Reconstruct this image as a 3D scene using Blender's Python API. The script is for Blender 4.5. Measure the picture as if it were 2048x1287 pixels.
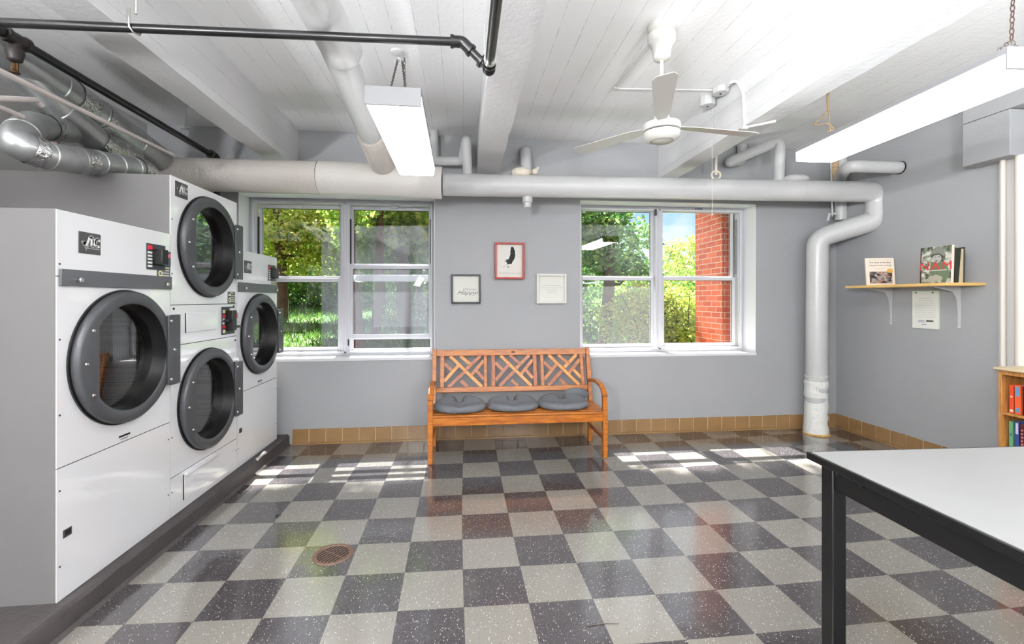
import bpy, bmesh, math, random
import numpy as np
from mathutils import Vector, Matrix
random.seed(7); rng = np.random.default_rng(7)
S = bpy.context.scene
for o in list(bpy.data.objects): bpy.data.objects.remove(o)
COL = S.collection

# ------------------------------------------------------------------ camera
F = 905.0; CH = 1.42; YAW = 0.1066; HOR = 598.0
cd = bpy.data.cameras.new('camera'); cam = bpy.data.objects.new('camera', cd); COL.objects.link(cam)
cam.location = (0, 0, CH); cam.rotation_euler = (math.pi/2, 0, -YAW)
cd.sensor_fit = 'HORIZONTAL'; cd.sensor_width = 36.0; cd.lens = F/2048*36
cd.shift_y = -(643.5-HOR)/2048
cd.clip_start = 0.05; cd.clip_end = 300
S.camera = cam
cy_, sy_ = math.cos(YAW), math.sin(YAW)
def un(px, py, X=None, Y=None, Z=None):
    """world point on the plane X=, Y= or Z= seen at a photo pixel"""
    r = (px-1024)/F; u = (HOR-py)/F
    dx, dy = sy_ + r*cy_, cy_ - r*sy_
    if X is not None: t = X/dx
    elif Y is not None: t = Y/dy
    else: t = (Z-CH)/u
    return Vector((t*dx, t*dy, CH+t*u))

# ------------------------------------------------------------------ light
S.view_settings.view_transform = 'Standard'; S.view_settings.look = 'None'
S.view_settings.gamma = 1; S.view_settings.use_curve_mapping = False
S.view_settings.exposure = 0.66
try:
    S.cycles.max_bounces = 8; S.cycles.diffuse_bounces = 4; S.cycles.glossy_bounces = 4
    S.cycles.transparent_max_bounces = 12; S.cycles.transmission_bounces = 4
    S.cycles.caustics_reflective = False; S.cycles.caustics_refractive = False
    S.cycles.sample_clamp_indirect = 6
except Exception: pass
W = bpy.data.worlds.new('sky'); S.world = W; W.use_nodes = True
nt = W.node_tree; nt.nodes.clear()
def N(t, ty, **k):
    n = t.nodes.new(ty)
    for a, b in k.items(): setattr(n, a, b)
    return n
wo = N(nt, 'ShaderNodeOutputWorld'); wb = N(nt, 'ShaderNodeBackground')
tc = N(nt, 'ShaderNodeTexCoord'); sx = N(nt, 'ShaderNodeSeparateXYZ')
cr = N(nt, 'ShaderNodeValToRGB'); nz = N(nt, 'ShaderNodeTexNoise'); cc = N(nt, 'ShaderNodeValToRGB'); mx = N(nt, 'ShaderNodeMixRGB')
cr.color_ramp.elements[0].position = 0.0; cr.color_ramp.elements[0].color = (0.62, 0.74, 0.86, 1)
cr.color_ramp.elements[1].position = 0.2; cr.color_ramp.elements[1].color = (0.30, 0.52, 0.84, 1)
e_ = cr.color_ramp.elements.new(.42); e_.color = (1.0, 1.04, 1.1, 1)
nz.inputs['Scale'].default_value = 5; nz.inputs['Detail'].default_value = 6
cc.color_ramp.elements[0].position = 0.48; cc.color_ramp.elements[1].position = 0.72
mx.inputs[2].default_value = (0.85, 0.87, 0.9, 1)
nt.links.new(tc.outputs['Generated'], sx.inputs[0]); nt.links.new(sx.outputs['Z'], cr.inputs[0])
nt.links.new(tc.outputs['Generated'], nz.inputs['Vector']); nt.links.new(nz.outputs[0], cc.inputs[0])
nt.links.new(cr.outputs[0], mx.inputs[1]); nt.links.new(cc.outputs[0], mx.inputs[0])
nt.links.new(mx.outputs[0], wb.inputs[0]); wb.inputs[1].default_value = 1.0
nt.links.new(wb.outputs[0], wo.inputs[0])
sd = bpy.data.lights.new('sun', 'SUN'); sd.energy = 26; sd.angle = 0.009; sd.color = (1, 0.96, 0.9)
sun = bpy.data.objects.new('sun', sd); COL.objects.link(sun); sun.location = (0, 12, 12)
SUN_DIR = Vector((0.085, -1.0, -1.5)).normalized()
sun.rotation_euler = SUN_DIR.to_track_quat('-Z', 'Y').to_euler()
def area(name, loc, sx_, sy__, power, color=(.97, .985, 1.0), rot=(0, 0, 0)):
    d = bpy.data.lights.new(name, 'AREA'); d.shape = 'RECTANGLE'; d.size = sx_; d.size_y = sy__
    d.energy = power; d.color = color
    o = bpy.data.objects.new(name, d); COL.objects.link(o); o.location = loc; o.rotation_euler = rot
    return o
# two pendant fixtures in view, then unseen lamps added behind the camera as fill
LAMPS = [(-0.338, 2.80, 2.325, 14, 0.0), (2.29, 2.18, 2.325, 14, -0.05),
         (-1.0, -.72, 1.95, 90, 0), (1.2, -.72, 1.95, 40, 0), (-1.2, -3.1, 2.325, 18, 0), (1.4, -3.1, 2.325, 18, 0), (3.1, -0.9, 1.95, 14, 0), (-2.4, -0.45, 1.95, 12, 0)]
PT = [0]*8; DT = [0, 0, -1.05, .95, -.8, 0, 0, 0]; TY = [0, 0, .55, .3, .6, .2, 0, 0]; UP = [1, 1, 290, 225, 100, 90, 130, 290]
for i, (x, y, z, p, a) in enumerate(LAMPS):
    if i > 1: area('tube_light', (x, y, z-.13), 0.22, 1.15, p, rot=(0, DT[i], a))  # added fill under each unseen lamp
    if PT[i]:
        pdn = bpy.data.lights.new('tube_glow', 'POINT'); pdn.energy = PT[i]; pdn.shadow_soft_size = .14; pdn.color = (1, .97, .94); po = bpy.data.objects.new('tube_glow', pdn); COL.objects.link(po); po.location = (x, y, 2.15)
    area('uplight', (x, y, z+.115), 0.2, 1.1, UP[i], rot=(math.pi, TY[i], a))  # added upward fill above every lamp, the seen ones too

# unseen fill panels added behind the camera; no windows are known there
for xx, pw in ((-1.55, 14), (2.3, 16)): area('window_daylight', (xx, -4.12, 1.45), 2.2, 1.7, pw, (.96, .98, 1), (math.pi/2, 0, -.18 if xx < 0 else .05))

# ------------------------------------------------------------------ helpers
def srgb(r, g, b):
    f = lambda c: (c/255/12.92) if c/255 <= 0.04045 else ((c/255+0.055)/1.055)**2.4
    return (f(r), f(g), f(b), 1)
MATS = {}
def mat(name, col=(.5, .5, .5, 1), rough=.5, metal=0, bump=0, bscale=40, var=0, vscale=5, coat=0, emit=None, es=1, detail=4, spec=.5):
    if name in MATS: return MATS[name]
    m = bpy.data.materials.new(name); m.use_nodes = True; t = m.node_tree; b = t.nodes['Principled BSDF']
    b.inputs['Base Color'].default_value = col; b.inputs['Roughness'].default_value = rough; b.inputs['Metallic'].default_value = metal
    b.inputs['Coat Weight'].default_value = coat; b.inputs['Specular IOR Level'].default_value = spec
    ge = N(t, 'ShaderNodeNewGeometry')
    if bump:
        n = N(t, 'ShaderNodeTexNoise'); n.inputs['Scale'].default_value = bscale; n.inputs['Detail'].default_value = detail
        bp = N(t, 'ShaderNodeBump'); bp.inputs['Strength'].default_value = bump; bp.inputs['Distance'].default_value = 0.01
        t.links.new(ge.outputs['Position'], n.inputs['Vector']); t.links.new(n.outputs[0], bp.inputs['Height']); t.links.new(bp.outputs[0], b.inputs['Normal'])
    if var:
        n = N(t, 'ShaderNodeTexNoise'); n.inputs['Scale'].default_value = vscale; n.inputs['Detail'].default_value = 5
        mr = N(t, 'ShaderNodeMapRange'); mr.inputs['From Min'].default_value = .3; mr.inputs['From Max'].default_value = .7
        mr.inputs['To Min'].default_value = 1-var; mr.inputs['To Max'].default_value = 1+var
        mm = N(t, 'ShaderNodeVectorMath', operation='SCALE'); mm.inputs[0].default_value = col[:3]
        t.links.new(ge.outputs['Position'], n.inputs['Vector']); t.links.new(n.outputs[0], mr.inputs[0]); t.links.new(mr.outputs[0], mm.inputs['Scale'])
        t.links.new(mm.outputs[0], b.inputs['Base Color'])
    if emit:
        b.inputs['Emission Color'].default_value = emit; b.inputs['Emission Strength'].default_value = es
    MATS[name] = m; return m
def nodes(m): return m.node_tree, m.node_tree.nodes['Principled BSDF']

class MB:
    def __init__(s): s.v = []; s.f = []
    def add(s, vs, fs):
        n = len(s.v); s.v += [tuple(v) for v in vs]; s.f += [tuple(i+n for i in f) for f in fs]; return s
    def box(s, a, b, M=None):
        x0, y0, z0 = a; x1, y1, z1 = b
        vs = [Vector(p) for p in ((x0,y0,z0),(x1,y0,z0),(x1,y1,z0),(x0,y1,z0),(x0,y0,z1),(x1,y0,z1),(x1,y1,z1),(x0,y1,z1))]
        if M is not None: vs = [M @ v for v in vs]
        return s.add(vs, [(0,3,2,1),(4,5,6,7),(0,1,5,4),(1,2,6,5),(2,3,7,6),(3,0,4,7)])
    def bar(s, p, q, w, h, up=(0, 0, 1)):
        """square bar from p to q, w across, h along up"""
        p, q, up = Vector(p), Vector(q), Vector(up); d = (q-p).normalized(); r = d.cross(up).normalized(); u = r.cross(d)
        vs = [c + r*a*w/2 + u*b*h/2 for c in (p, q) for a, b in ((-1,-1),(1,-1),(1,1),(-1,1))]
        return s.add(vs, [(0,3,2,1),(4,5,6,7),(0,1,5,4),(1,2,6,5),(2,3,7,6),(3,0,4,7)])
    def tube(s, pts, r, seg=20, caps=True):
        pts = [Vector(p) for p in pts]; n = len(pts)
        rs = r if isinstance(r, (list, tuple)) else [r]*n
        T = []
        for i in range(n):
            a = (pts[i]-pts[i-1]).normalized() if i else None; b = (pts[i+1]-pts[i]).normalized() if i < n-1 else None
            T.append(((a+b) if a and b else (a or b)).normalized())
        up = Vector((0, 0, 1)) if abs(T[0].z) < .9 else Vector((1, 0, 0))
        u = (up - T[0]*up.dot(T[0])).normalized(); vs = []; fs = []
        for i in range(n):
            if i: u = (u - T[i]*u.dot(T[i])).normalized()
            w = T[i].cross(u)
            for k in range(seg):
                a = 2*math.pi*k/seg; vs.append(pts[i] + (u*math.cos(a)+w*math.sin(a))*rs[i])
        for i in range(n-1):
            for k in range(seg):
                k2 = (k+1) % seg; fs.append((i*seg+k, i*seg+k2, (i+1)*seg+k2, (i+1)*seg+k))
        if caps: fs.append(tuple(range(seg-1, -1, -1))); fs.append(tuple((n-1)*seg+k for k in range(seg)))
        return s.add(vs, fs)
    def lathe(s, prof, o, seg=32, axis='z'):
        """prof: (radius, height) pairs"""
        vs = []; fs = []; o = Vector(o)
        for r, h in prof:
            for k in range(seg):
                a = 2*math.pi*k/seg; c, d = r*math.cos(a), r*math.sin(a)
                vs.append(o + (Vector((c, d, h)) if axis == 'z' else Vector((h, c, d)) if axis == 'x' else Vector((c, h, d))))
        for i in range(len(prof)-1):
            for k in range(seg):
                k2 = (k+1) % seg; q = (i*seg+k, i*seg+k2, (i+1)*seg+k2, (i+1)*seg+k)
                fs.append(q if axis != 'y' else q[::-1])
        return s.add(vs, fs)
    def prism(s, pts, ext):
        """closed polygon extruded by vector ext"""
        e = Vector(ext); n = len(pts); vs = [Vector(p) for p in pts]; vs += [v+e for v in vs]
        return s.add(vs, [tuple(range(n-1, -1, -1)), tuple(range(n, 2*n))] + [(i, (i+1) % n, n+(i+1) % n, n+i) for i in range(n)])
    def sphere(s, c, r, seg=16, rings=10, sc=(1, 1, 1)):
        prof = [(max(1e-4, r*math.sin(math.pi*i/rings)), -r*math.cos(math.pi*i/rings)) for i in range(rings+1)]
        t = MB().lathe(prof, (0, 0, 0), seg); c = Vector(c)
        return s.add([c + Vector((v[0]*sc[0], v[1]*sc[1], v[2]*sc[2])) for v in t.v], t.f)
WL = {}
def link(name, me, parent, origin):
    o = bpy.data.objects.new(name, me); COL.objects.link(o); WL[o.name] = Vector(origin)
    if parent is not None:
        o.parent = parent; o.location = Vector(origin)-WL[parent.name]
    else: o.location = origin
    return o
def tag(o, label=None, cat=None, group=None, kind=None):
    if label: o['label'] = label
    if cat: o['category'] = cat
    if group: o['group'] = group
    if kind: o['kind'] = kind
    return o
SPLIT = {'button', 'display', 'end_cap', 'screw', 'screw_head', 'drum_vane', 'lock', 'pin', 'wire', 'seat_slat', 'side_rail', 'bolt', 'card_slot', 'wrap_seam', 'stem', 'spine_art'}
def pieces(mb):
    p = list(range(len(mb.v)))
    def f(a):
        while p[a] != a: p[a] = p[p[a]]; a = p[a]
        return a
    for fc in mb.f:
        for q in fc[1:]: p[f(q)] = f(fc[0])
    g = {}
    for fc in mb.f: g.setdefault(f(fc[0]), []).append(fc)
    out = []
    for fs in g.values():
        ids = sorted({i for fc in fs for i in fc}); mp = {a: b for b, a in enumerate(ids)}
        k = MB(); k.v = [mb.v[i] for i in ids]; k.f = [tuple(mp[i] for i in fc) for fc in fs]; out.append(k)
    return out
def build(mb, name, m, parent=None, **kw):
    if name in SPLIT:
        for k in pieces(mb): o = build1(k, name, m, parent, **kw)
        return o
    return build1(mb, name, m, parent, **kw)
def build1(mb, name, m, parent=None, label=None, cat=None, group=None, kind=None, smooth=True, bevel=0, angle=35, fix=True, uv=None):
    v = np.array([tuple(p) for p in mb.v], float)
    if parent is None: org = Vector(((v[:, 0].min()+v[:, 0].max())/2, (v[:, 1].min()+v[:, 1].max())/2, v[:, 2].min()))
    else: org = WL[parent.name]
    v = v - np.array(org)
    me = bpy.data.meshes.new(name); me.from_pydata(v.tolist(), [], mb.f); me.update()
    bm = bmesh.new(); bm.from_mesh(me)
    if fix: bmesh.ops.recalc_face_normals(bm, faces=bm.faces)
    if smooth:
        for f in bm.faces: f.smooth = True
        for e in bm.edges:
            if len(e.link_faces) == 2:
                try:
                    if e.calc_face_angle() > math.radians(angle): e.smooth = False
                except Exception: pass
    bm.to_mesh(me); bm.free()
    if m: me.materials.append(m)
    o = link(name, me, parent, org)
    if bevel:
        b = o.modifiers.new('bevel', 'BEVEL'); b.width = bevel; b.segments = 2; b.limit_method = 'ANGLE'; b.angle_limit = math.radians(40)
    return tag(o, label, cat, group, kind)
def empty(name, loc, label, cat, group=None):
    o = bpy.data.objects.new(name, None); COL.objects.link(o); o.location = loc; WL[o.name] = Vector(loc)
    o.empty_display_size = .1
    return tag(o, label, cat, group)
def fillet(pts, rad, n=7):
    pts = [Vector(p) for p in pts]; out = [pts[0]]
    for i in range(1, len(pts)-1):
        a, b, c = pts[i-1], pts[i], pts[i+1]; u = (a-b); v = (c-b); rr = rad[i-1] if isinstance(rad, (list, tuple)) else rad
        th = u.angle(v); d = min(rr/math.tan(th/2), u.length*.49, v.length*.49)
        p, q = b+u.normalized()*d, b+v.normalized()*d
        for k in range(n+1):
            t = k/n; out.append((1-t)**2*p + 2*t*(1-t)*b + t*t*q)
    out.append(pts[-1]); return out
def text(s, size, M, m, name, parent, label=None, ext=0.0004, align='CENTER', shear=0, sx=1.0, bold=0, spacing=1):
    c = bpy.data.curves.new('t', 'FONT'); c.body = s; c.size = size; c.extrude = ext; c.align_x = align; c.shear = shear; c.offset = bold; c.space_character = spacing
    c.resolution_u = 2
    o = bpy.data.objects.new('t', c); COL.objects.link(o)
    dg = bpy.context.evaluated_depsgraph_get(); me = bpy.data.meshes.new_from_object(o.evaluated_get(dg))
    bpy.data.objects.remove(o); bpy.data.curves.remove(c)
    me.transform(M @ Matrix.Diagonal((sx, 1, 1, 1))); me.transform(Matrix.Translation(-WL[parent.name]))
    me.materials.clear(); me.materials.append(m); me.name = name
    x = link(name, me, parent, WL[parent.name]); return tag(x, label)
def frame_M(o, xaxis, yaxis):
    x, y = Vector(xaxis).normalized(), Vector(yaxis).normalized(); z = x.cross(y)
    M = Matrix((x, y, z)).transposed().to_4x4(); M.translation = Vector(o); return M

# ------------------------------------------------------------------ materials
white_paint = mat('ceiling_white_paint', srgb(226, 226, 226), .45, bump=.5, bscale=55, var=.03, vscale=3)
wall_grey = mat('grey_wall_paint', srgb(160, 161, 163), .5, bump=.12, bscale=70, var=.025, vscale=1.5)
reveal_w = mat('reveal_white', srgb(222, 222, 224), .5, bump=.15, bscale=60)
win_white = mat('window_white', srgb(202, 202, 207), .35)
black_gap = mat('black_gap', (.01, .01, .01, 1), .6)
pipe_white = mat('pipe_white_paint', srgb(192, 192, 192), .3, bump=.2, bscale=25, var=.02)
pipe_beige = mat('pipe_wrap_beige', srgb(206, 199, 192), .55, bump=.55, bscale=38, var=.06, vscale=3)
enamel = mat('white_enamel', srgb(232, 232, 234), .12, coat=1)
enamel.node_tree.nodes['Principled BSDF'].inputs['Coat IOR'].default_value = 1.9
side_grey = mat('dryer_side_grey', srgb(106, 104, 103), .45, var=.04, vscale=2)
dark_plastic = mat('charcoal_plastic', srgb(62, 63, 66), .38)
black_rubber = mat('black_rubber', srgb(14, 14, 14), .35)
steel = mat('galvanised_steel', srgb(176, 178, 178), .34, metal=.75, var=.12, vscale=14)
foil = mat('crumpled_foil', srgb(215, 215, 215), .14, metal=1, bump=1.0, bscale=60, detail=2)
chrome = mat('chrome', srgb(210, 210, 205), .2, metal=1)
black_pipe_m = mat('black_steel_pipe', srgb(16, 16, 17), .3, var=.1)
brown_iron = mat('brown_iron', srgb(34, 27, 25), .5)
brass = mat('brass', srgb(96, 72, 50), .45, metal=1)
wood_shelf = mat('pine_board', srgb(222, 182, 112), .45, var=.08, vscale=6)
paper = mat('paper_white', srgb(226, 226, 218), .8)
cream = mat('cream_paper', srgb(235, 222, 205), .7)
ink = mat('ink_grey', srgb(70, 70, 72), .8)
faint = mat('faint_ink', srgb(178, 178, 176), .8)
pale_ink = mat('pale_green_ink', srgb(170, 182, 172), .8)
black_m = mat('black_satin', srgb(10, 10, 11), .35)
red_m = mat('red_lacquer', srgb(168, 34, 26), .35)
conduit_m = mat('conduit_paint', srgb(214, 212, 210), .45)
off_white_plastic = mat('off_white_plastic', srgb(196, 194, 189), .35)
lamp_metal = mat('lamp_grey_metal', srgb(126, 126, 128), .4)
chain_m = mat('chain_metal', srgb(105, 98, 92), .5, metal=.6)
rope_m = mat('rope_tan', srgb(120, 100, 72), .8)
concrete_dk = mat('painted_concrete_dark', srgb(58, 53, 53), .6, bump=.5, bscale=40, var=.12, vscale=4)
cushion_m = mat('grey_mesh_fabric', srgb(98, 101, 106), .9, bump=.3, bscale=350, var=.06, vscale=300)
rust_m = mat('rusty_iron', srgb(92, 70, 58), .6, bump=.4, bscale=120, var=.2, vscale=40)
bark = mat('bark', srgb(74, 58, 50), .95, bump=1, bscale=14, var=.3, vscale=8)
dark_void = mat('dark_void', (.004, .004, .004, 1), .9)

def wood(name, c1, c2, scale=(60, 6, 60)):
    m = mat(name, c1, .32); t, b = nodes(m)
    ge = N(t, 'ShaderNodeNewGeometry'); mp = N(t, 'ShaderNodeMapping'); mp.inputs['Scale'].default_value = scale
    n = N(t, 'ShaderNodeTexNoise'); n.inputs['Scale'].default_value = 1; n.inputs['Detail'].default_value = 6
    r = N(t, 'ShaderNodeValToRGB'); r.color_ramp.elements[0].color = c2; r.color_ramp.elements[1].color = c1
    r.color_ramp.elements[0].position = .35; r.color_ramp.elements[1].position = .62
    t.links.new(ge.outputs['Position'], mp.inputs[0]); t.links.new(mp.outputs[0], n.inputs['Vector']); t.links.new(n.outputs[0], r.inputs[0]); t.links.new(r.outputs[0], b.inputs['Base Color'])
    return m
bench_wood = wood('orange_acacia_wood', srgb(178, 106, 32), srgb(142, 74, 16), (8, 60, 60))
bench_light = wood('light_acacia_wood', srgb(212, 146, 62), srgb(188, 112, 40), (30, 60, 30))
bench_dark = wood('dark_acacia_wood', srgb(160, 84, 24), srgb(126, 58, 14), (30, 60, 30))
case_wood = wood('honey_wood', srgb(190, 134, 74), srgb(150, 98, 48), (60, 60, 8))

# glass: thin pane
def glass_mat(name, tint=(1, 1, 1, 1), haze=0.0, hcol=(.5, .5, .5, 1), refl=.9):
    m = bpy.data.materials.new(name); m.use_nodes = True; t = m.node_tree; t.nodes.clear()
    o = N(t, 'ShaderNodeOutputMaterial'); tr = N(t, 'ShaderNodeBsdfTransparent'); gl = N(t, 'ShaderNodeBsdfGlossy'); lw = N(t, 'ShaderNodeLayerWeight'); lw.inputs['Blend'].default_value = .5
    pw = N(t, 'ShaderNodeMath', operation='POWER'); pw.inputs[1].default_value = 5; t.links.new(lw.outputs['Facing'], pw.inputs[0])
    fr = N(t, 'ShaderNodeMath', operation='MULTIPLY_ADD'); fr.inputs[1].default_value = .94; fr.inputs[2].default_value = .045; t.links.new(pw.outputs[0], fr.inputs[0])
    gl.inputs['Roughness'].default_value = .01; tr.inputs[0].default_value = tint
    sc = N(t, 'ShaderNodeMath', operation='MULTIPLY'); sc.inputs[1].default_value = refl
    mx = N(t, 'ShaderNodeMixShader'); t.links.new(fr.outputs[0], sc.inputs[0]); t.links.new(sc.outputs[0], mx.inputs[0]); t.links.new(tr.outputs[0], mx.inputs[1]); t.links.new(gl.outputs[0], mx.inputs[2])
    out = mx
    if haze:
        df = N(t, 'ShaderNodeBsdfDiffuse'); df.inputs[0].default_value = hcol; tl = N(t, 'ShaderNodeBsdfTranslucent'); tl.inputs[0].default_value = hcol
        ad = N(t, 'ShaderNodeMixShader'); ad.inputs[0].default_value = .5; t.links.new(df.outputs[0], ad.inputs[1]); t.links.new(tl.outputs[0], ad.inputs[2])
        m2 = N(t, 'ShaderNodeMixShader'); m2.inputs[0].default_value = haze
        t.links.new(mx.outputs[0], m2.inputs[1]); t.links.new(ad.outputs[0], m2.inputs[2]); out = m2
    t.links.new(out.outputs[0], o.inputs[0]); return m
glass = glass_mat('window_glass', (.97, .98, .98, 1))
glass_dirty = glass_mat('dusty_window_glass', (.95, .96, .97, 1), .045, (.75, .78, .85, 1))
screen_m = glass_mat('insect_screen', (.82, .84, .87, 1), .05, (.45, .47, .52, 1), 0)
door_glass = glass_mat('smoked_door_glass', (.75, .75, .75, 1), refl=2.4)

# floor
fm = mat('checker_vinyl_tile', (.5, .5, .5, 1), .15); t, b = nodes(fm)
uvn = N(t, 'ShaderNodeUVMap'); fl = N(t, 'ShaderNodeVectorMath', operation='FLOOR'); fr = N(t, 'ShaderNodeVectorMath', operation='FRACTION')
t.links.new(uvn.outputs[0], fl.inputs[0]); t.links.new(uvn.outputs[0], fr.inputs[0])
ck = N(t, 'ShaderNodeTexChecker'); ck.inputs['Scale'].default_value = 1
ck.inputs[1].default_value = srgb(121, 117, 110); ck.inputs[2].default_value = srgb(60, 56, 58)
off = N(t, 'ShaderNodeVectorMath', operation='ADD'); off.inputs[1].default_value = (.0001, .0001, 1.5)
t.links.new(uvn.outputs[0], off.inputs[0]); t.links.new(off.outputs[0], ck.inputs[0])
wn = N(t, 'ShaderNodeTexWhiteNoise', noise_dimensions='2D'); t.links.new(fl.outputs[0], wn.inputs['Vector'])
vr = N(t, 'ShaderNodeMapRange'); vr.inputs['To Min'].default_value = .93; vr.inputs['To Max'].default_value = 1.07; t.links.new(wn.outputs['Value'], vr.inputs[0])
vs_ = N(t, 'ShaderNodeVectorMath', operation='SCALE'); t.links.new(ck.outputs[0], vs_.inputs[0]); t.links.new(vr.outputs[0], vs_.inputs['Scale'])
def flecks(scale, thr, stretch, seed):
    mp = N(t, 'ShaderNodeMapping'); mp.inputs['Scale'].default_value = stretch; mp.inputs['Location'].default_value = (seed, seed*2, 0)
    vo = N(t, 'ShaderNodeTexVoronoi'); vo.inputs['Scale'].default_value = scale; vo.inputs['Randomness'].default_value = 1
    t.links.new(uvn.outputs[0], mp.inputs[0]); t.links.new(mp.outputs[0], vo.inputs['Vector'])
    a = N(t, 'ShaderNodeMath', operation='LESS_THAN'); a.inputs[1].default_value = thr; t.links.new(vo.outputs['Distance'], a.inputs[0])
    n = N(t, 'ShaderNodeSeparateColor'); t.links.new(vo.outputs['Color'], n.inputs[0])
    g = N(t, 'ShaderNodeMath', operation='GREATER_THAN'); g.inputs[1].default_value = .72; t.links.new(n.outputs[0], g.inputs[0])
    c = N(t, 'ShaderNodeMath', operation='MULTIPLY'); t.links.new(a.outputs[0], c.inputs[0]); t.links.new(g.outputs[0], c.inputs[1]); return c
cur = vs_
for sc_, th, st, sd_, colr, amt in ((26, .22, (1.6, .8, 1), 3, srgb(215, 210, 205), .75), (18, .20, (.8, 1.5, 1), 11, srgb(48, 44, 46), .55), (60, .28, (1.3, 1, 1), 5, srgb(200, 195, 190), .35)):
    k = flecks(sc_, th, st, sd_); am = N(t, 'ShaderNodeMath', operation='MULTIPLY'); am.inputs[1].default_value = amt; t.links.new(k.outputs[0], am.inputs[0])
    mxx = N(t, 'ShaderNodeMixRGB'); mxx.inputs[2].default_value = colr
    t.links.new(am.outputs[0], mxx.inputs[0]); t.links.new(cur.outputs[0], mxx.inputs[1]); cur = mxx
# seams
sp = N(t, 'ShaderNodeSeparateXYZ'); t.links.new(fr.outputs[0], sp.inputs[0])
def edge(out):
    a = N(t, 'ShaderNodeMath', operation='PINGPONG'); a.inputs[1].default_value = .5; t.links.new(out, a.inputs[0])
    c = N(t, 'ShaderNodeMath', operation='LESS_THAN'); c.inputs[1].default_value = .005; t.links.new(a.outputs[0], c.inputs[0]); return c
e1, e2 = edge(sp.outputs[0]), edge(sp.outputs[1]); em = N(t, 'ShaderNodeMath', operation='MAXIMUM'); t.links.new(e1.outputs[0], em.inputs[0]); t.links.new(e2.outputs[0], em.inputs[1])
es_ = N(t, 'ShaderNodeMath', operation='MULTIPLY'); es_.inputs[1].default_value = .45; t.links.new(em.outputs[0], es_.inputs[0])
mse = N(t, 'ShaderNodeMixRGB'); mse.inputs[2].default_value = (.05, .045, .04, 1); t.links.new(es_.outputs[0], mse.inputs[0]); t.links.new(cur.outputs[0], mse.inputs[1])
t.links.new(mse.outputs[0], b.inputs['Base Color'])
ge = N(t, 'ShaderNodeNewGeometry'); n1 = N(t, 'ShaderNodeTexNoise'); n1.inputs['Scale'].default_value = 3.2; n1.inputs['Detail'].default_value = 2
n2 = N(t, 'ShaderNodeTexNoise'); n2.inputs['Scale'].default_value = 22; n2.inputs['Detail'].default_value = 3
t.links.new(ge.outputs['Position'], n1.inputs['Vector']); t.links.new(ge.outputs['Position'], n2.inputs['Vector'])
b1 = N(t, 'ShaderNodeBump'); b1.inputs['Strength'].default_value = .22; b1.inputs['Distance'].default_value = .01
b2 = N(t, 'ShaderNodeBump'); b2.inputs['Strength'].default_value = .05; b2.inputs['Distance'].default_value = .01
t.links.new(n1.outputs[0], b1.inputs['Height']); t.links.new(n2.outputs[0], b2.inputs['Height']); t.links.new(b1.outputs[0], b2.inputs['Normal']); t.links.new(b2.outputs[0], b.inputs['Normal'])
b.inputs['Specular IOR Level'].default_value = .6; b.inputs['Coat Weight'].default_value = .55; b.inputs['Coat IOR'].default_value = 1.5; b.inputs['Coat Roughness'].default_value = .09; t.links.new(b2.outputs[0], b.inputs['Coat Normal'])

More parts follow.
